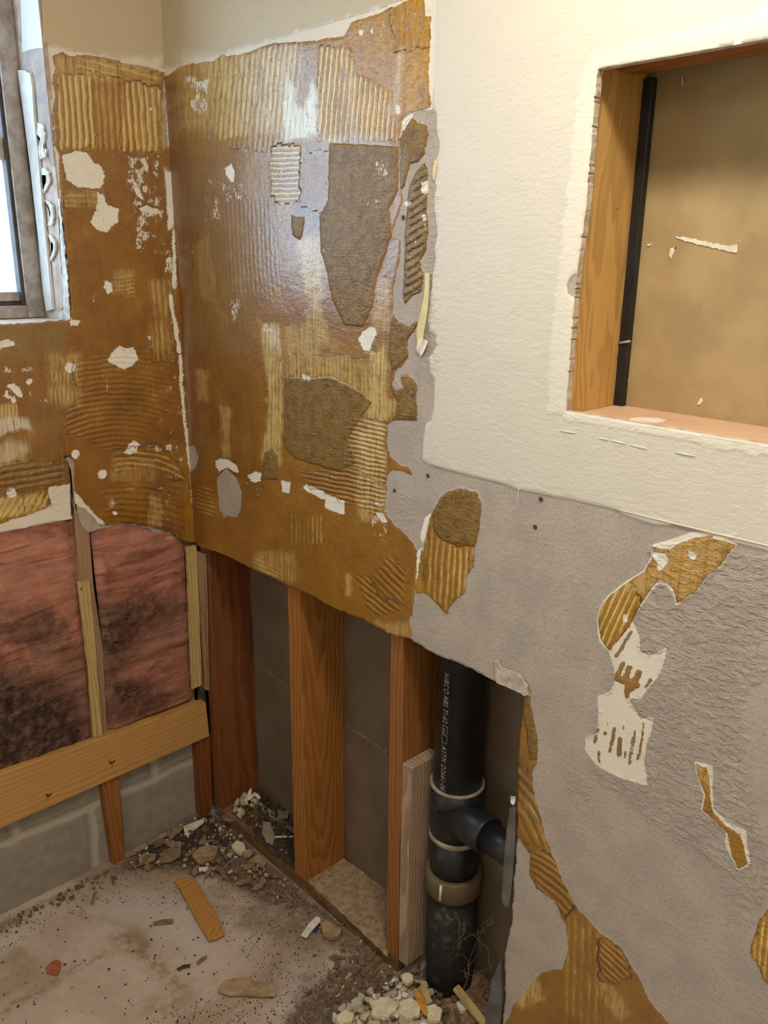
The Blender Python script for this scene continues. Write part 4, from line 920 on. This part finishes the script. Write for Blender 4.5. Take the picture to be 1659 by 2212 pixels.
# printed line on the pipe
def pipe_text(s, z0, z1, ang, h):
    cu = bpy.data.curves.new('print', 'FONT'); cu.body = s; cu.size = 1; cu.extrude = 0; cu.shear = .2; cu.space_character = 1.15
    to = bpy.data.objects.new('print_tmp', cu); C.objects.link(to)
    bpy.context.view_layer.update()
    me = bpy.data.meshes.new_from_object(to.evaluated_get(bpy.context.evaluated_depsgraph_get())); bpy.data.objects.remove(to)
    xs = [v.co.x for v in me.vertices]; ys = [v.co.y for v in me.vertices]
    x0, x1, y0_, y1_ = min(xs), max(xs), min(ys), max(ys); r = R0+.0004
    for v in me.vertices:
        u = (v.co.x-x0)/(x1-x0); w = (v.co.y-y0_)/(y1_-y0_)
        a = ang+(w*h)/r
        v.co = Vector((r*math.cos(a), r*math.sin(a), z0+(z1-z0)*u))
    me.materials.clear(); o = link('printed_line', me, M_INK, pipe); o.matrix_parent_inverse = Matrix.Identity(4); return o
# surface angle seen at pixel (959,1580)
best = min(np.linspace(-math.pi, 0, 721), key=lambda a: np.hypot(*(project(np.array([[px_+R0*math.cos(a), py_+R0*math.sin(a), ax[2]]]))[0]-np.array([955, 1585]))*np.array([1, .0])))
def zat(a, ypix):
    zz = np.linspace(.2, 1.3, 2201); q = project(np.stack([px_+R0*math.cos(a)+zz*0, py_+R0*math.sin(a)+zz*0, zz], 1)); return zz[np.argmin(np.abs(q[:, 1]-ypix))]
def ang_at(xp):
    an = np.linspace(-math.pi*.95, -.3, 1500); q = project(np.stack([px_+R0*np.cos(an), py_+R0*np.sin(an), an*0+ax[2]], 1)); return an[np.argmin(np.abs(q[:, 0]-xp))]
a0, a1 = ang_at(954.5), ang_at(964.5)
for s, ya, yb in (('NIBCO ABS TI-62', 1453, 1559), ('ASTM D2661-06', 1609, 1705)):
    pipe_text(s, zat(a0, ya), zat(a0, yb), a0, (a1-a0)*R0)
pipe_text('nsf', zat(a0, 1571), zat(a0, 1588), a0+.03, (a1-a0)*R0*.7)
# printed outline box
def arcpt(a, z): return (px_+(R0+.0004)*math.cos(a), py_+(R0+.0004)*math.sin(a), z)
z1_, z2_ = zat(a0, 1566), zat(a0, 1603)
ring_ = [arcpt(a0, z1_), arcpt((a0+a1)/2, z1_), arcpt(a1, z1_), arcpt(a1, z2_), arcpt((a0+a1)/2, z2_), arcpt(a0, z2_), arcpt(a0, z1_)]
tube('printed_box', ring_, .0005, M_INK, pipe, 4, False)
# grey strip on the right edge of the bay
o = slab('grey_strip', [(1108,1742),(1121,1745),(1119,1830),(1113,1900),(1106,1953),(1096,1952),(1089,1935),(1095,1860),(1101,1790)], 1, .0135, -.010, M_GREY, jit=.7, bevel=.002); thing(o, 'dull grey plastic strip on the right edge of the pipe bay, upper one', 'strip')
o = slab('grey_strip', [(1068,2110),(1088,2070),(1092,2156),(1087,2212),(1086,2260),(1050,2260),(1056,2190)], 1, .0135, -.010, M_GREY, jit=.7, bevel=.002); thing(o, 'dull grey plastic strip at the bottom right edge of the pipe bay', 'strip')
# peeled paper curl on the edge
def curl(name, path, w, mat, label, cat='paper scrap', nrm=(0, -1, 0), lift=.01, seed=0, axis=1, v=0):
    rn = random.Random(seed); P = [Vector(at(a, b, axis, v)) for a, b in path]; n = Vector(nrm)
    org = P[0].copy(); bm = bmesh.new(); rows = []
    for i, p in enumerate(P):
        t = (P[min(i+1, len(P)-1)]-P[max(i-1, 0)]).normalized(); s = t.cross(n).normalized(); u = i/(len(P)-1)
        ww = w[i] if isinstance(w, (list, tuple)) else w
        row = []
        for k in range(7):
            a = (k/6-.5)
            row.append(bm.verts.new(p-org+s*(a*ww+rn.uniform(-.0004, .0004))+n*(lift*(.35+1.6*abs(a)**1.5)*(.3+.9*math.sin(u*3.0)) + .0015)))
        rows.append(row)
    for a, b in zip(rows, rows[1:]):
        for k in range(6): bm.faces.new((a[k], a[k+1], b[k+1], b[k]))
    o = fin(bm, name, mat, wr, True); o.matrix_basis = Matrix.Translation(org)
    m_ = o.modifiers.new('thickness', 'SOLIDIFY'); m_.thickness = .0007
    s_ = o.modifiers.new('smooth', 'SUBSURF'); s_.levels = 1; s_.render_levels = 1
    tag(o, label); return o
M_PEEL = mat_plain('cream_painted_paper', 'E4D7A8', 'D9CB98', 20, .5)
curl('peeled_paint_strip', [(925,588),(927,620),(925,655),(919,690),(913,715),(912,735),(908,758)], [.012, .011, .013, .019, .020, .016, .012], M_PEEL, 'cream peeled strip of painted paper curling off the wall beside the painted edge', lift=.006, seed=4)
curl('torn_paper_flap', [(919,732),(917,745),(912,760),(908,766)], [.022, .023, .020, .010], CH['white'], 'bright white torn flap at the foot of the peeled paint strip', lift=.007, seed=5)
curl('peeled_paint_strip', [(945,345),(943,360),(941,375),(940,392)], [.006, .009, .008, .004], M_PEEL, 'short cream peeled sliver on the painted edge above the long peeled strip', lift=.003, seed=6)
curl('torn_paper_flap', [(1104,1722),(1110,1724),(1116,1728)], [.010, .016, .022], CH['white'], 'small white paper curl on the broken board edge beside the drain pipe', lift=.008, seed=7, v=-.002)
o = slab('torn_board_lip', [(1068,1428),(1075,1424),(1085,1440),(1110,1449),(1125,1458),(1140,1478),(1143,1500),(1134,1502),(1128,1496),(1091,1480),(1075,1473),(1072,1446)], 1, -.002, -.004, M_CORE, wr, jit=1, step=6, seed=5); tag(o, 'torn brown board core')
# sheathing paper curl at the top corner of the left wall
# ------------------------------------------------------------------ debris on the floor
rnd = random.Random(77)
def chip_mesh(seed, ln, asp, th, curl_=0):
    rn = random.Random(seed); n = rn.randint(4, 6); bm = bmesh.new(); top = []; bot = []
    for k in range(n):
        a = 2*math.pi*k/n+rn.uniform(-.45, .45); r = rn.uniform(.55, 1.0)
        x, y = r*math.cos(a)*ln/2, r*math.sin(a)*ln*asp/2
        z = curl_*(x/ln)**2*ln*2
        top.append(bm.verts.new((x*.95, y*.95, z+th*rn.uniform(.9, 1.1)))); bot.append(bm.verts.new((x, y, z)))
    c = bm.verts.new((0, 0, th))
    for k in range(n):
        j = (k+1) % n; bm.faces.new((top[k], top[j], c)); bm.faces.new((bot[k], bot[j], top[j], top[k]))
    bm.faces.new(bot[::-1]); bmesh.ops.recalc_face_normals(bm, faces=bm.faces)
    me = bpy.data.meshes.new('chip'); bm.to_mesh(me); bm.free(); return me
MESH = {}
def chips(name, mat, label, cat, group, region, count, ln, th, asp=(.4, .9), z=.003, tilt=.3, plane=0., avoid=None, pile=0, curl_=0):
    reg = np.array(region, float); lo, hi = reg.min(0), reg.max(0); k = 0; tries = 0
    while k < count and tries < count*40:
        tries += 1
        q = np.array([[rnd.uniform(lo[0], hi[0]), rnd.uniform(lo[1], hi[1])]])
        d = sdf(q, reg, 200.)[0]
        if d < 0: continue
        l = rnd.uniform(*ln); t = rnd.uniform(*th); key = (name, mat, rnd.randint(0, 11))
        if key not in MESH:
            MESH[key] = chip_mesh(rnd.randint(0, 9999), 1., rnd.uniform(*asp), .22 if t/l > .15 else .08, curl_); MESH[key].materials.append(CH[mat])
        p = FP(q[0][0], q[0][1], plane)
        o = bpy.data.objects.new(name, MESH[key]); C.objects.link(o)
        o.scale = (l, l, t/.22 if t/l > .15 else t/.08)
        o.rotation_euler = (rnd.uniform(-tilt, tilt), rnd.uniform(-tilt, tilt), rnd.uniform(0, 6.28))
        o.location = (p[0], p[1], plane+z+(min(1, d/45.)*pile*rnd.random() if pile else 0)+l*.15*abs(o.rotation_euler[0]))
        tag(o, label, cat, group); k += 1
def scrap_on_floor(name, pts, z, th, mat, label, cat, jit=.8, bevel=.001, grp=None, seed=0):
    o = slab(name, pts, 2, z, th, mat, jit=jit, step=7, seed=seed, bevel=bevel); tag(o, label, cat, grp); return o
# the named, larger pieces
M_SHARD = mat_wood('tan_wood_shard', 'C38E4C', 'A06F34', 70, (.3, .05), (0, 0))
scrap_on_floor('wood_offcut', [(378,1905),(398,1900),(418,1898),(440,1935),(466,1975),(487,2021),(470,2030),(452,2036),(425,1990),(395,1935)], .007, .008, M_SHARD, 'flat orange-tan wood offcut lying on the concrete in front of the corner', 'wood scrap', .5, .002)
scrap_on_floor('board_scrap', [(470,2146),(474,2134),(486,2122),(505,2118),(535,2116),(552,2126),(586,2127),(596,2138),(596,2154),(560,2156),(530,2153),(495,2153)], .005, .009, CH['tan'], 'flat half-round tan board scrap with a straight lower edge on the concrete', 'board scrap', .4, .002)
scrap_on_floor('brick_flake', [(98,2090),(110,2080),(122,2074),(133,2080),(131,2095),(124,2108),(112,2106),(102,2104)], .003, .003, CH['orange'], 'orange-brown flake on the concrete at the lower left', 'flake', 1.2)
scrap_on_floor('paper_shard', [(396,1786),(420,1776),(444,1768),(440,1778),(418,1795),(404,1808),(399,1800)], .014, .0015, CH['white'], 'white pointed triangular shard on the dark grit in the corner', 'shard', .3, 0)
scrap_on_floor('paper_shard', [(650,2022),(668,1996),(682,1982),(691,1983),(693,1992),(676,2010),(662,2028)], .010, .004, CH['white'], 'long white shard lying beside a navy scrap in front of the plate', 'shard', .3)
scrap_on_floor('plastic_scrap', [(676,2008),(690,1990),(692,1998),(682,2016)], .008, .004, CH['blue'], 'navy blue plastic scrap under the long white shard', 'plastic scrap', .3)
scrap_on_floor('plaster_chunk', [(692,2000),(706,1996),(722,2004),(738,2014),(734,2028),(714,2032),(698,2024)], .008, .012, CH['tan'], 'broken tan plaster chunk right of the navy scrap', 'chunk', .8)
scrap_on_floor('board_scrap', [(415,1850),(432,1834),(455,1830),(472,1832),(468,1850),(450,1862),(438,1870),(422,1862)], .010, .008, CH['tan'], 'tan board scrap in the rubble behind the orange-tan offcut', 'board scrap', 1)
scrap_on_floor('board_scrap', [(340,1862),(352,1842),(375,1832),(392,1836),(390,1852),(372,1862),(350,1866)], .010, .006, CH['brown'], 'brown paper-faced board scrap near the foot of the grey block wall', 'board scrap', 1)
scrap_on_floor('board_scrap', [(300,1855),(315,1846),(338,1848),(336,1858),(316,1868),(302,1868)], .010, .006, CH['tan'], 'tan board scrap beside the foot of the short furring strip', 'board scrap', 1)
scrap_on_floor('plaster_chunk', [(500,1832),(512,1822),(528,1828),(530,1842),(520,1850),(505,1842)], .010, .012, CH['plaster'], 'cream plaster chunk in front of the bottom plate near the corner', 'chunk', 1)
scrap_on_floor('board_scrap', [(524,1846),(538,1836),(550,1842),(540,1854),(526,1856)], .010, .006, CH['tan'], 'tan board scrap right of the cream chunk near the corner', 'board scrap', 1)
scrap_on_floor('plaster_chunk', [(548,1858),(560,1852),(576,1868),(572,1878),(558,1874)], .010, .012, CH['tan'], 'oblong tan chunk lying along the front of the bottom plate', 'chunk', 1)
scrap_on_floor('plaster_chunk', [(429,1877),(449,1875),(450,1883),(430,1885)], .012, .006, CH['white'], 'small white rectangular chunk above the orange-tan offcut', 'chunk', .3)
scrap_on_floor('paper_scrap', [(568,1775),(585,1778),(594,1810),(590,1826),(575,1820),(566,1800)], .044, .003, CH['grey'], 'grey paper scrap on the plate in the bay next to the corner stud', 'paper scrap', 1.2)
scrap_on_floor('paper_scrap', [(600,1750),(625,1754),(622,1768),(602,1768)], .044, .003, CH['grey'], 'grey paper scrap at the back of the corner bay', 'paper scrap', 1.2)
scrap_on_floor('paper_scrap', [(478,1764),(492,1756),(506,1764),(512,1772),(496,1776),(482,1772)], .042, .003, CH['brown'], 'reddish brown torn paper over the end of the bottom plate', 'paper scrap', 1.2)
scrap_on_floor('wood_twig', [(330,1994),(350,1988),(374,1987),(375,1995),(352,1998),(333,1999)], .003, .004, CH['brown'], 'small brown wood sliver lying left of the orange-tan offcut', 'sliver', .6)
scrap_on_floor('wood_twig', [(196,1952),(203,1925),(208,1926),(201,1956)], .003, .003, CH['brown'], 'thin brown sliver on the concrete below the short furring strip', 'sliver', .4)
scrap_on_floor('wood_twig', [(382,2094),(396,2086),(412,2084),(410,2090),(396,2093),(386,2098)], .003, .004, CH['dark'], 'dark splinter on the concrete below the orange-tan offcut', 'sliver', .4)
scrap_on_floor('wood_twig', [(424,2080),(436,2070),(447,2066),(446,2072),(436,2078),(428,2086)], .003, .004, CH['brown'], 'brown splinter just right of the dark splinter', 'sliver', .4)
def stick(a, b, r, mat, label, z0=.02, z1=.02):
    A = FP(*a, z0); B = FP(*b, z1); A = Vector(A); B = Vector(B); d = B-A
    bm = bmesh.new(); bmesh.ops.create_cube(bm, size=1)
    for v in bm.verts: v.co = Vector((v.co.x*r*2, v.co.y*r*1.1, v.co.z*d.length))
    o = fin(bm, 'wood_stick', mat, None, bevel=.0015); o.matrix_basis = Matrix.Translation((A+B)/2) @ d.to_track_quat('Z', 'Y').to_matrix().to_4x4()
    tag(o, label, 'stick'); return o
stick((984,2132), (1052,2218), .009, M_LATH, 'tan wood stick leaning in front of the foot of the drain pipe', .05, .012)
stick((911,2128), (928,2168), .0075, M_LATH, 'short tan wood stick standing out of the plaster rubble heap', .06, .03)
stick((592,1808), (634,1807), .003, CH['white'] , 'thin pale stick in the bay left of the arched-grain stud', .045, .045)
# adhesive flakes in the heap
scrap_on_floor('adhesive_flake', [(893,2140),(906,2138),(914,2150),(920,2170),(926,2190),(918,2195),(908,2180),(900,2165)], .04, .003, CH['gold'], 'golden adhesive flake on top of the plaster rubble heap', 'flake', 1)
HEAP = [(722,2208),(745,2185),(800,2160),(835,2135),(870,2118),(905,2128),(925,2140),(935,2165),(950,2190),(955,2240),(700,2250)]
for q, l in (([(868,2112),(880,2108),(893,2114),(892,2126),(880,2132),(868,2124)], 'round cream plaster lump at the top of the rubble heap'), ([(862,2172),(890,2162),(910,2178),(906,2200),(880,2206),(860,2192)], 'large cream plaster slab in the middle of the rubble heap'),
             ([(918,2180),(940,2176),(956,2190),(950,2212),(925,2212)], 'large cream plaster slab at the right of the rubble heap'), ([(726,2204),(748,2188),(765,2196),(760,2212),(735,2222)], 'large cream plaster slab at the left of the rubble heap'), ([(800,2168),(840,2160),(860,2180),(840,2205),(805,2200)], 'pale plaster slab left of centre in the rubble heap'), ([(985,2172),(1003,2166),(1012,2178),(1002,2192),(992,2190)], 'cream plaster piece between the drain pipe foot and the tan stick')):
    scrap_on_floor('plaster_slab', q, .03 if q[0][0] < 960 else .01, .012, CH['plaster'], l, 'plaster slab', 2.2, .002, seed=int(q[0][0]))
HB = [(bm_x, bm_y) for bm_x, bm_y in HEAP]
# rubble heap base
def mound(name, region, h, mat, label, cat):
    reg = [FP(*p) for p in region]; r2 = np.array([[p[0], p[1]] for p in reg]); lo, hi = r2.min(0)-.02, r2.max(0)+.02
    us_ = np.arange(lo[0], hi[0], .006); vs_ = np.arange(lo[1], hi[1], .006); U, V = np.meshgrid(us_, vs_, indexing='ij'); q = np.stack([U.ravel(), V.ravel()], 1)
    d = sdf(q, r2, 1.); z = h*smooth(d, -.01, .07)*(1+.5*fbm(q[:, 0]*60, q[:, 1]*60, 4, 3))-.002
    nu, nv = U.shape; idx = np.arange(nu*nv).reshape(nu, nv); F = np.stack([idx[:-1, :-1], idx[1:, :-1], idx[1:, 1:], idx[:-1, 1:]], -1).reshape(-1, 4); F = F[(z[F] > .0005).any(1)]
    me = bpy.data.meshes.new(name); me.from_pydata(np.stack([q[:, 0], q[:, 1], z], 1).tolist(), [], F.tolist()); bm = bmesh.new(); bm.from_mesh(me)
    bmesh.ops.delete(bm, geom=[v for v in bm.verts if not v.link_faces], context='VERTS'); bm.to_mesh(me); bm.free()
    o = link(name, me, mat); tag(o, label, cat, None, 'stuff'); return o
mound('plaster_rubble', HEAP, .028, CH['plaster'], 'fine cream plaster rubble heaped at the foot of the drain pipe', 'rubble')
mound('dark_debris', [(900,2100),(930,2060),(1000,2060),(1080,2100),(1080,2212),(960,2240),(930,2150)], .018, CH['brown'], 'dark brown dust and debris around the foot of the drain pipe', 'debris')
mound('dark_debris', [(275,1850),(330,1815),(420,1768),(462,1752),(480,1775),(520,1815),(500,1850),(420,1870),(300,1875)], .012, CH['dark'], 'black grit and debris heaped in the room corner in front of the plate', 'debris')
chips('plaster_crumb', 'plaster', 'cream plaster crumb in the rubble heap by the drain pipe', 'plaster crumb', 'plaster crumbs in the rubble heap', HEAP, 150, (.012, .042), (.003, .007), z=.016, tilt=.45, pile=.02)
chips('plaster_crumb', 'white', 'white paper-faced crumb in the rubble heap by the drain pipe', 'plaster crumb', 'white crumbs in the rubble heap', HEAP, 22, (.010, .028), (.002, .006), z=.024, tilt=.5, pile=.018)
chips('plaster_crumb', 'tan', 'tan crumb at the edge of the rubble heap', 'plaster crumb', 'tan crumbs around the rubble heap', [(690,2212),(760,2160),(840,2110),(900,2090),(960,2130),(980,2240),(940,2240),(700,2240)], 40, (.008, .026), (.003, .008), z=.014, tilt=.4)
STRIPR = [(500,1850),(560,1850),(640,1915),(740,2000),(860,2095),(800,2130),(700,2180),(650,2212),(640,2170),(720,2090),(730,2050),(640,1990),(560,1930),(470,1890)]
chips('board_crumb', 'tan', 'small tan board crumb scattered in front of the bottom plate', 'board crumb', 'tan crumbs in front of the bottom plate', STRIPR, 110, (.006, .020), (.002, .006), z=.003)
chips('board_crumb', 'brown', 'small brown paper crumb scattered in front of the bottom plate', 'board crumb', 'brown crumbs in front of the bottom plate', STRIPR, 90, (.006, .024), (.001, .004), z=.003)
chips('board_crumb', 'plaster', 'small cream crumb scattered in front of the bottom plate', 'board crumb', 'cream crumbs in front of the bottom plate', STRIPR, 45, (.005, .014), (.002, .006), z=.005)
CORN = [(255,1880),(300,1835),(370,1800),(430,1765),(470,1755),(520,1810),(560,1860),(600,1900),(560,1930),(470,1900),(440,1900),(380,1880),(300,1890)]
chips('corner_crumb', 'tan', 'tan board crumb in the rubble in the room corner', 'board crumb', 'tan crumbs in the corner rubble', CORN, 55, (.010, .034), (.002, .007), z=.010, tilt=.4)
chips('corner_crumb', 'brown', 'brown paper crumb in the rubble in the room corner', 'board crumb', 'brown crumbs in the corner rubble', CORN, 45, (.010, .040), (.001, .004), z=.010, tilt=.4)
chips('corner_crumb', 'plaster', 'cream plaster crumb in the rubble in the room corner', 'board crumb', 'cream crumbs in the corner rubble', CORN, 42, (.006, .022), (.003, .008), z=.012, tilt=.4)
chips('corner_crumb', 'white', 'tiny white speck on the black grit in the room corner', 'board crumb', 'white specks in the corner', [(370,1800),(430,1765),(500,1800),(500,1850),(380,1850)], 45, (.004, .010), (.002, .004), z=.014, tilt=.4)
chips('corner_scrap', 'tan', 'flat tan board scrap lying in the rubble in the room corner', 'board scrap', 'tan scraps in the corner rubble', CORN, 16, (.035, .065), (.003, .006), asp=(.35, .7), z=.013, tilt=.2)
chips('corner_scrap', 'brown', 'flat brown paper scrap lying in the rubble in the room corner', 'board scrap', 'brown scraps in the corner rubble', CORN, 14, (.035, .07), (.001, .003), asp=(.35, .7), z=.012, tilt=.2)
chips('front_scrap', 'brown', 'flat brown paper scrap in front of the end of the bottom plate', 'board scrap', 'brown scraps before the plate end', [(720,2070),(800,2050),(870,2110),(880,2130),(780,2150),(720,2180),(690,2150)], 16, (.03, .055), (.001, .003), asp=(.35, .7), z=.006, tilt=.25)
BAY = [(500,1770),(548,1715),(600,1745),(636,1775),(636,1890),(560,1830)]
chips('bay_crumb', 'dark', 'dark grit lump in the bay beside the corner studs', 'grit', 'dark grit in the corner bay', BAY, 90, (.008, .024), (.004, .010), z=.038, plane=.0, tilt=.5)
chips('bay_crumb', 'grey', 'grey crumb in the bay beside the corner studs', 'grit', 'grey crumbs in the corner bay', BAY, 30, (.005, .014), (.002, .006), z=.044, tilt=.5)
chips('bay_chunk', 'plaster', 'cream plaster chunk piled against the corner stud', 'chunk', 'cream chunks against the corner stud', [(495,1745),(520,1722),(545,1712),(560,1735),(530,1760),(505,1765)], 14, (.018, .04), (.006, .014), z=.0, plane=.045, tilt=.7)
chips('bay_chunk', 'white', 'white plaster chunk leaning against the corner stud', 'chunk', 'white chunks against the corner stud', [(512,1735),(540,1715),(556,1725),(535,1750)], 4, (.028, .042), (.006, .012), z=.0, plane=.055, tilt=.9)
chips('bay_crumb', 'tan', 'tan crumb on the plate between the two middle studs', 'grit', 'tan crumbs between the middle studs', [(665,1905),(745,1855),(836,1925),(836,2050)], 30, (.004, .016), (.001, .004), z=.0, plane=.0385)
chips('bay_crumb', 'dark', 'dark fleck on the plate between the two middle studs', 'grit', 'dark flecks between the middle studs', [(665,1905),(745,1855),(836,1925),(836,2050)], 60, (.003, .007), (.001, .002), z=.0, plane=.0385)
chips('floor_fleck', 'dark', 'dark fleck scattered over the bare concrete', 'fleck', 'dark flecks on the concrete', [(0,2020),(240,1890),(400,1900),(560,1980),(740,2060),(640,2212),(0,2212)], 130, (.003, .009), (.001, .003), z=.001)
chips('block_foot_crumb', 'brown', 'brown crumb along the foot of the grey block wall', 'board crumb', 'brown crumbs at the foot of the block wall', [(0,1995),(120,1935),(236,1878),(300,1880),(290,1900),(120,1960),(0,2030)], 60, (.006, .018), (.002, .005), z=.003)
chips('pipe_foot_crumb', 'brown', 'brown crumb around the foot of the drain pipe', 'board crumb', 'brown crumbs around the pipe foot', [(880,2100),(930,2080),(1060,2110),(1070,2212),(950,2212),(930,2150)], 50, (.008, .026), (.002, .006), z=.014, tilt=.4)
# fine grit nobody could count
def grit(name, region, n, size, mat, label, z=.003):
    reg = np.array(region, float); lo, hi = reg.min(0), reg.max(0); g = np.random.RandomState(5)
    q = g.uniform(lo, hi, (n*3, 2)); q = q[sdf(q, reg, 50.) > 0][:n]; V = []; F = []
    for p in q:
        w = FP(p[0], p[1]); s = g.uniform(*size); a = g.uniform(0, 6.28); b = len(V)
        for k in range(3): V.append((w[0]+s*math.cos(a+k*2.1), w[1]+s*math.sin(a+k*2.1)*g.uniform(.5, 1), z-.003))
        V.append((w[0], w[1], z+s*g.uniform(.4, .9))); F += [(b, b+1, b+3), (b+1, b+2, b+3), (b+2, b, b+3)]
    me = bpy.data.meshes.new(name); me.from_pydata(V, [], F); o = link(name, me, mat); tag(o, label, 'grit', None, 'stuff')
grit('floor_grit', [(0,2010),(240,1872),(400,1775),(480,1755),(860,2100),(900,2212),(300,2212),(560,2100),(400,1960),(200,1960),(0,2060)], 1500, (.0010, .0026), CH['dark'], 'fine dark grit strewn over the concrete along the walls')
grit('pale_floor_grit', STRIPR+[], 1800, (.0012, .004), CH['tan'], 'fine pale grit strewn in front of the bottom plate', .005)
# cobweb and dust around the pipe foot
def web(name, pts, label, seed):
    rn = random.Random(seed); cu = bpy.data.curves.new(name, 'CURVE'); cu.dimensions = '3D'; cu.bevel_depth = .0002
    for _ in range(14):
        a = rn.choice(pts); b = rn.choice(pts); s = cu.splines.new('POLY'); s.points.add(5)
        for i in range(6):
            u = i/5; p = Vector(a).lerp(Vector(b), u); p += Vector([rn.uniform(-.012, .012) for _ in range(3)]); s.points[i].co = (*p, 1)
    o = bpy.data.objects.new(name, cu); C.objects.link(o); cu.materials.append(CH['grey']); 
    dg = bpy.context.evaluated_depsgraph_get(); bpy.context.view_layer.update(); me = bpy.data.meshes.new_from_object(o.evaluated_get(dg)); bpy.data.objects.remove(o); o = link(name, me, CH['grey']); tag(o, label, 'cobweb', None, 'stuff')
web('cobweb', [at(a, b, 1, y) for a, b, y in ((1000,1990,.03),(1040,2010,.02),(1060,1990,.04),(990,2060,.02),(1010,2100,.02),(1050,2080,.02),(1000,2140,.0),(1070,2100,.02))], 'dusty cobweb hanging over the lower part of the drain pipe', 3)
web('cobweb', [at(a, b, 1, y) for a, b, y in ((905,1900,.05),(920,1880,.08),(925,1960,.05),(900,1990,.05),(915,2060,.05),(898,2040,.03))], 'thin cobweb between the scrap block and the drain pipe', 6)
# nail heads, score lines and small marks on the painted board
for i, (a, b) in enumerate((((1209,930),(1243,936)), ((1292,946),(1315,950)), ((1320,951),(1352,959)), ((1361,961),(1398,970)), ((1460,977),(1502,986)))):
    P = [RP(a[0]+(b[0]-a[0])*t, a[1]+(b[1]-a[1])*t, -.0027) for t in (0, .33, .66, 1)]
    o = tube('paint_ridge', P, [.0006, .0011, .0011, .0006], CH['white'], wr, 6); tag(o, 'white raised paint ridge')
P = [RP(x, y, -.0024) for x, y in ((1334,1101),(1420,1122),(1540,1151),(1659,1179),(1740,1199))]
tube('paint_edge_ridge', P, [.0006, .0013, .0013, .0013, .0013], M_PAINT, wr, 6)
a = [RP(x, y, -.0008-k) for x, y, k in ((1125,1052,0),(1120,1060,.01),(1118,1080,.012),(1117,1100,.008))]
o = tube('loose_fibre', a, .0004, CH['white'], wr, 5); tag(o, 'loose pale fibre')
for q, l in (((1156,1139), 'small dark nail hole on the grey board under the painted edge'), ((1168,1079), 'small screw hole just below the painted edge'), ((852,1060), 'dark nail hole in the grey board right of the adhesive'), ((871,470), 'dark nail hole in the grey strip between the adhesive patches'), ((924,1028), 'tiny nail hole left of the painted corner')):
    c_ = RP(q[0], q[1], -.0006); o = tube('nail_hole', [c_, c_+np.array([0, -.0012, 0])], [.0045, .0035], CH['dark'], wr, 9)
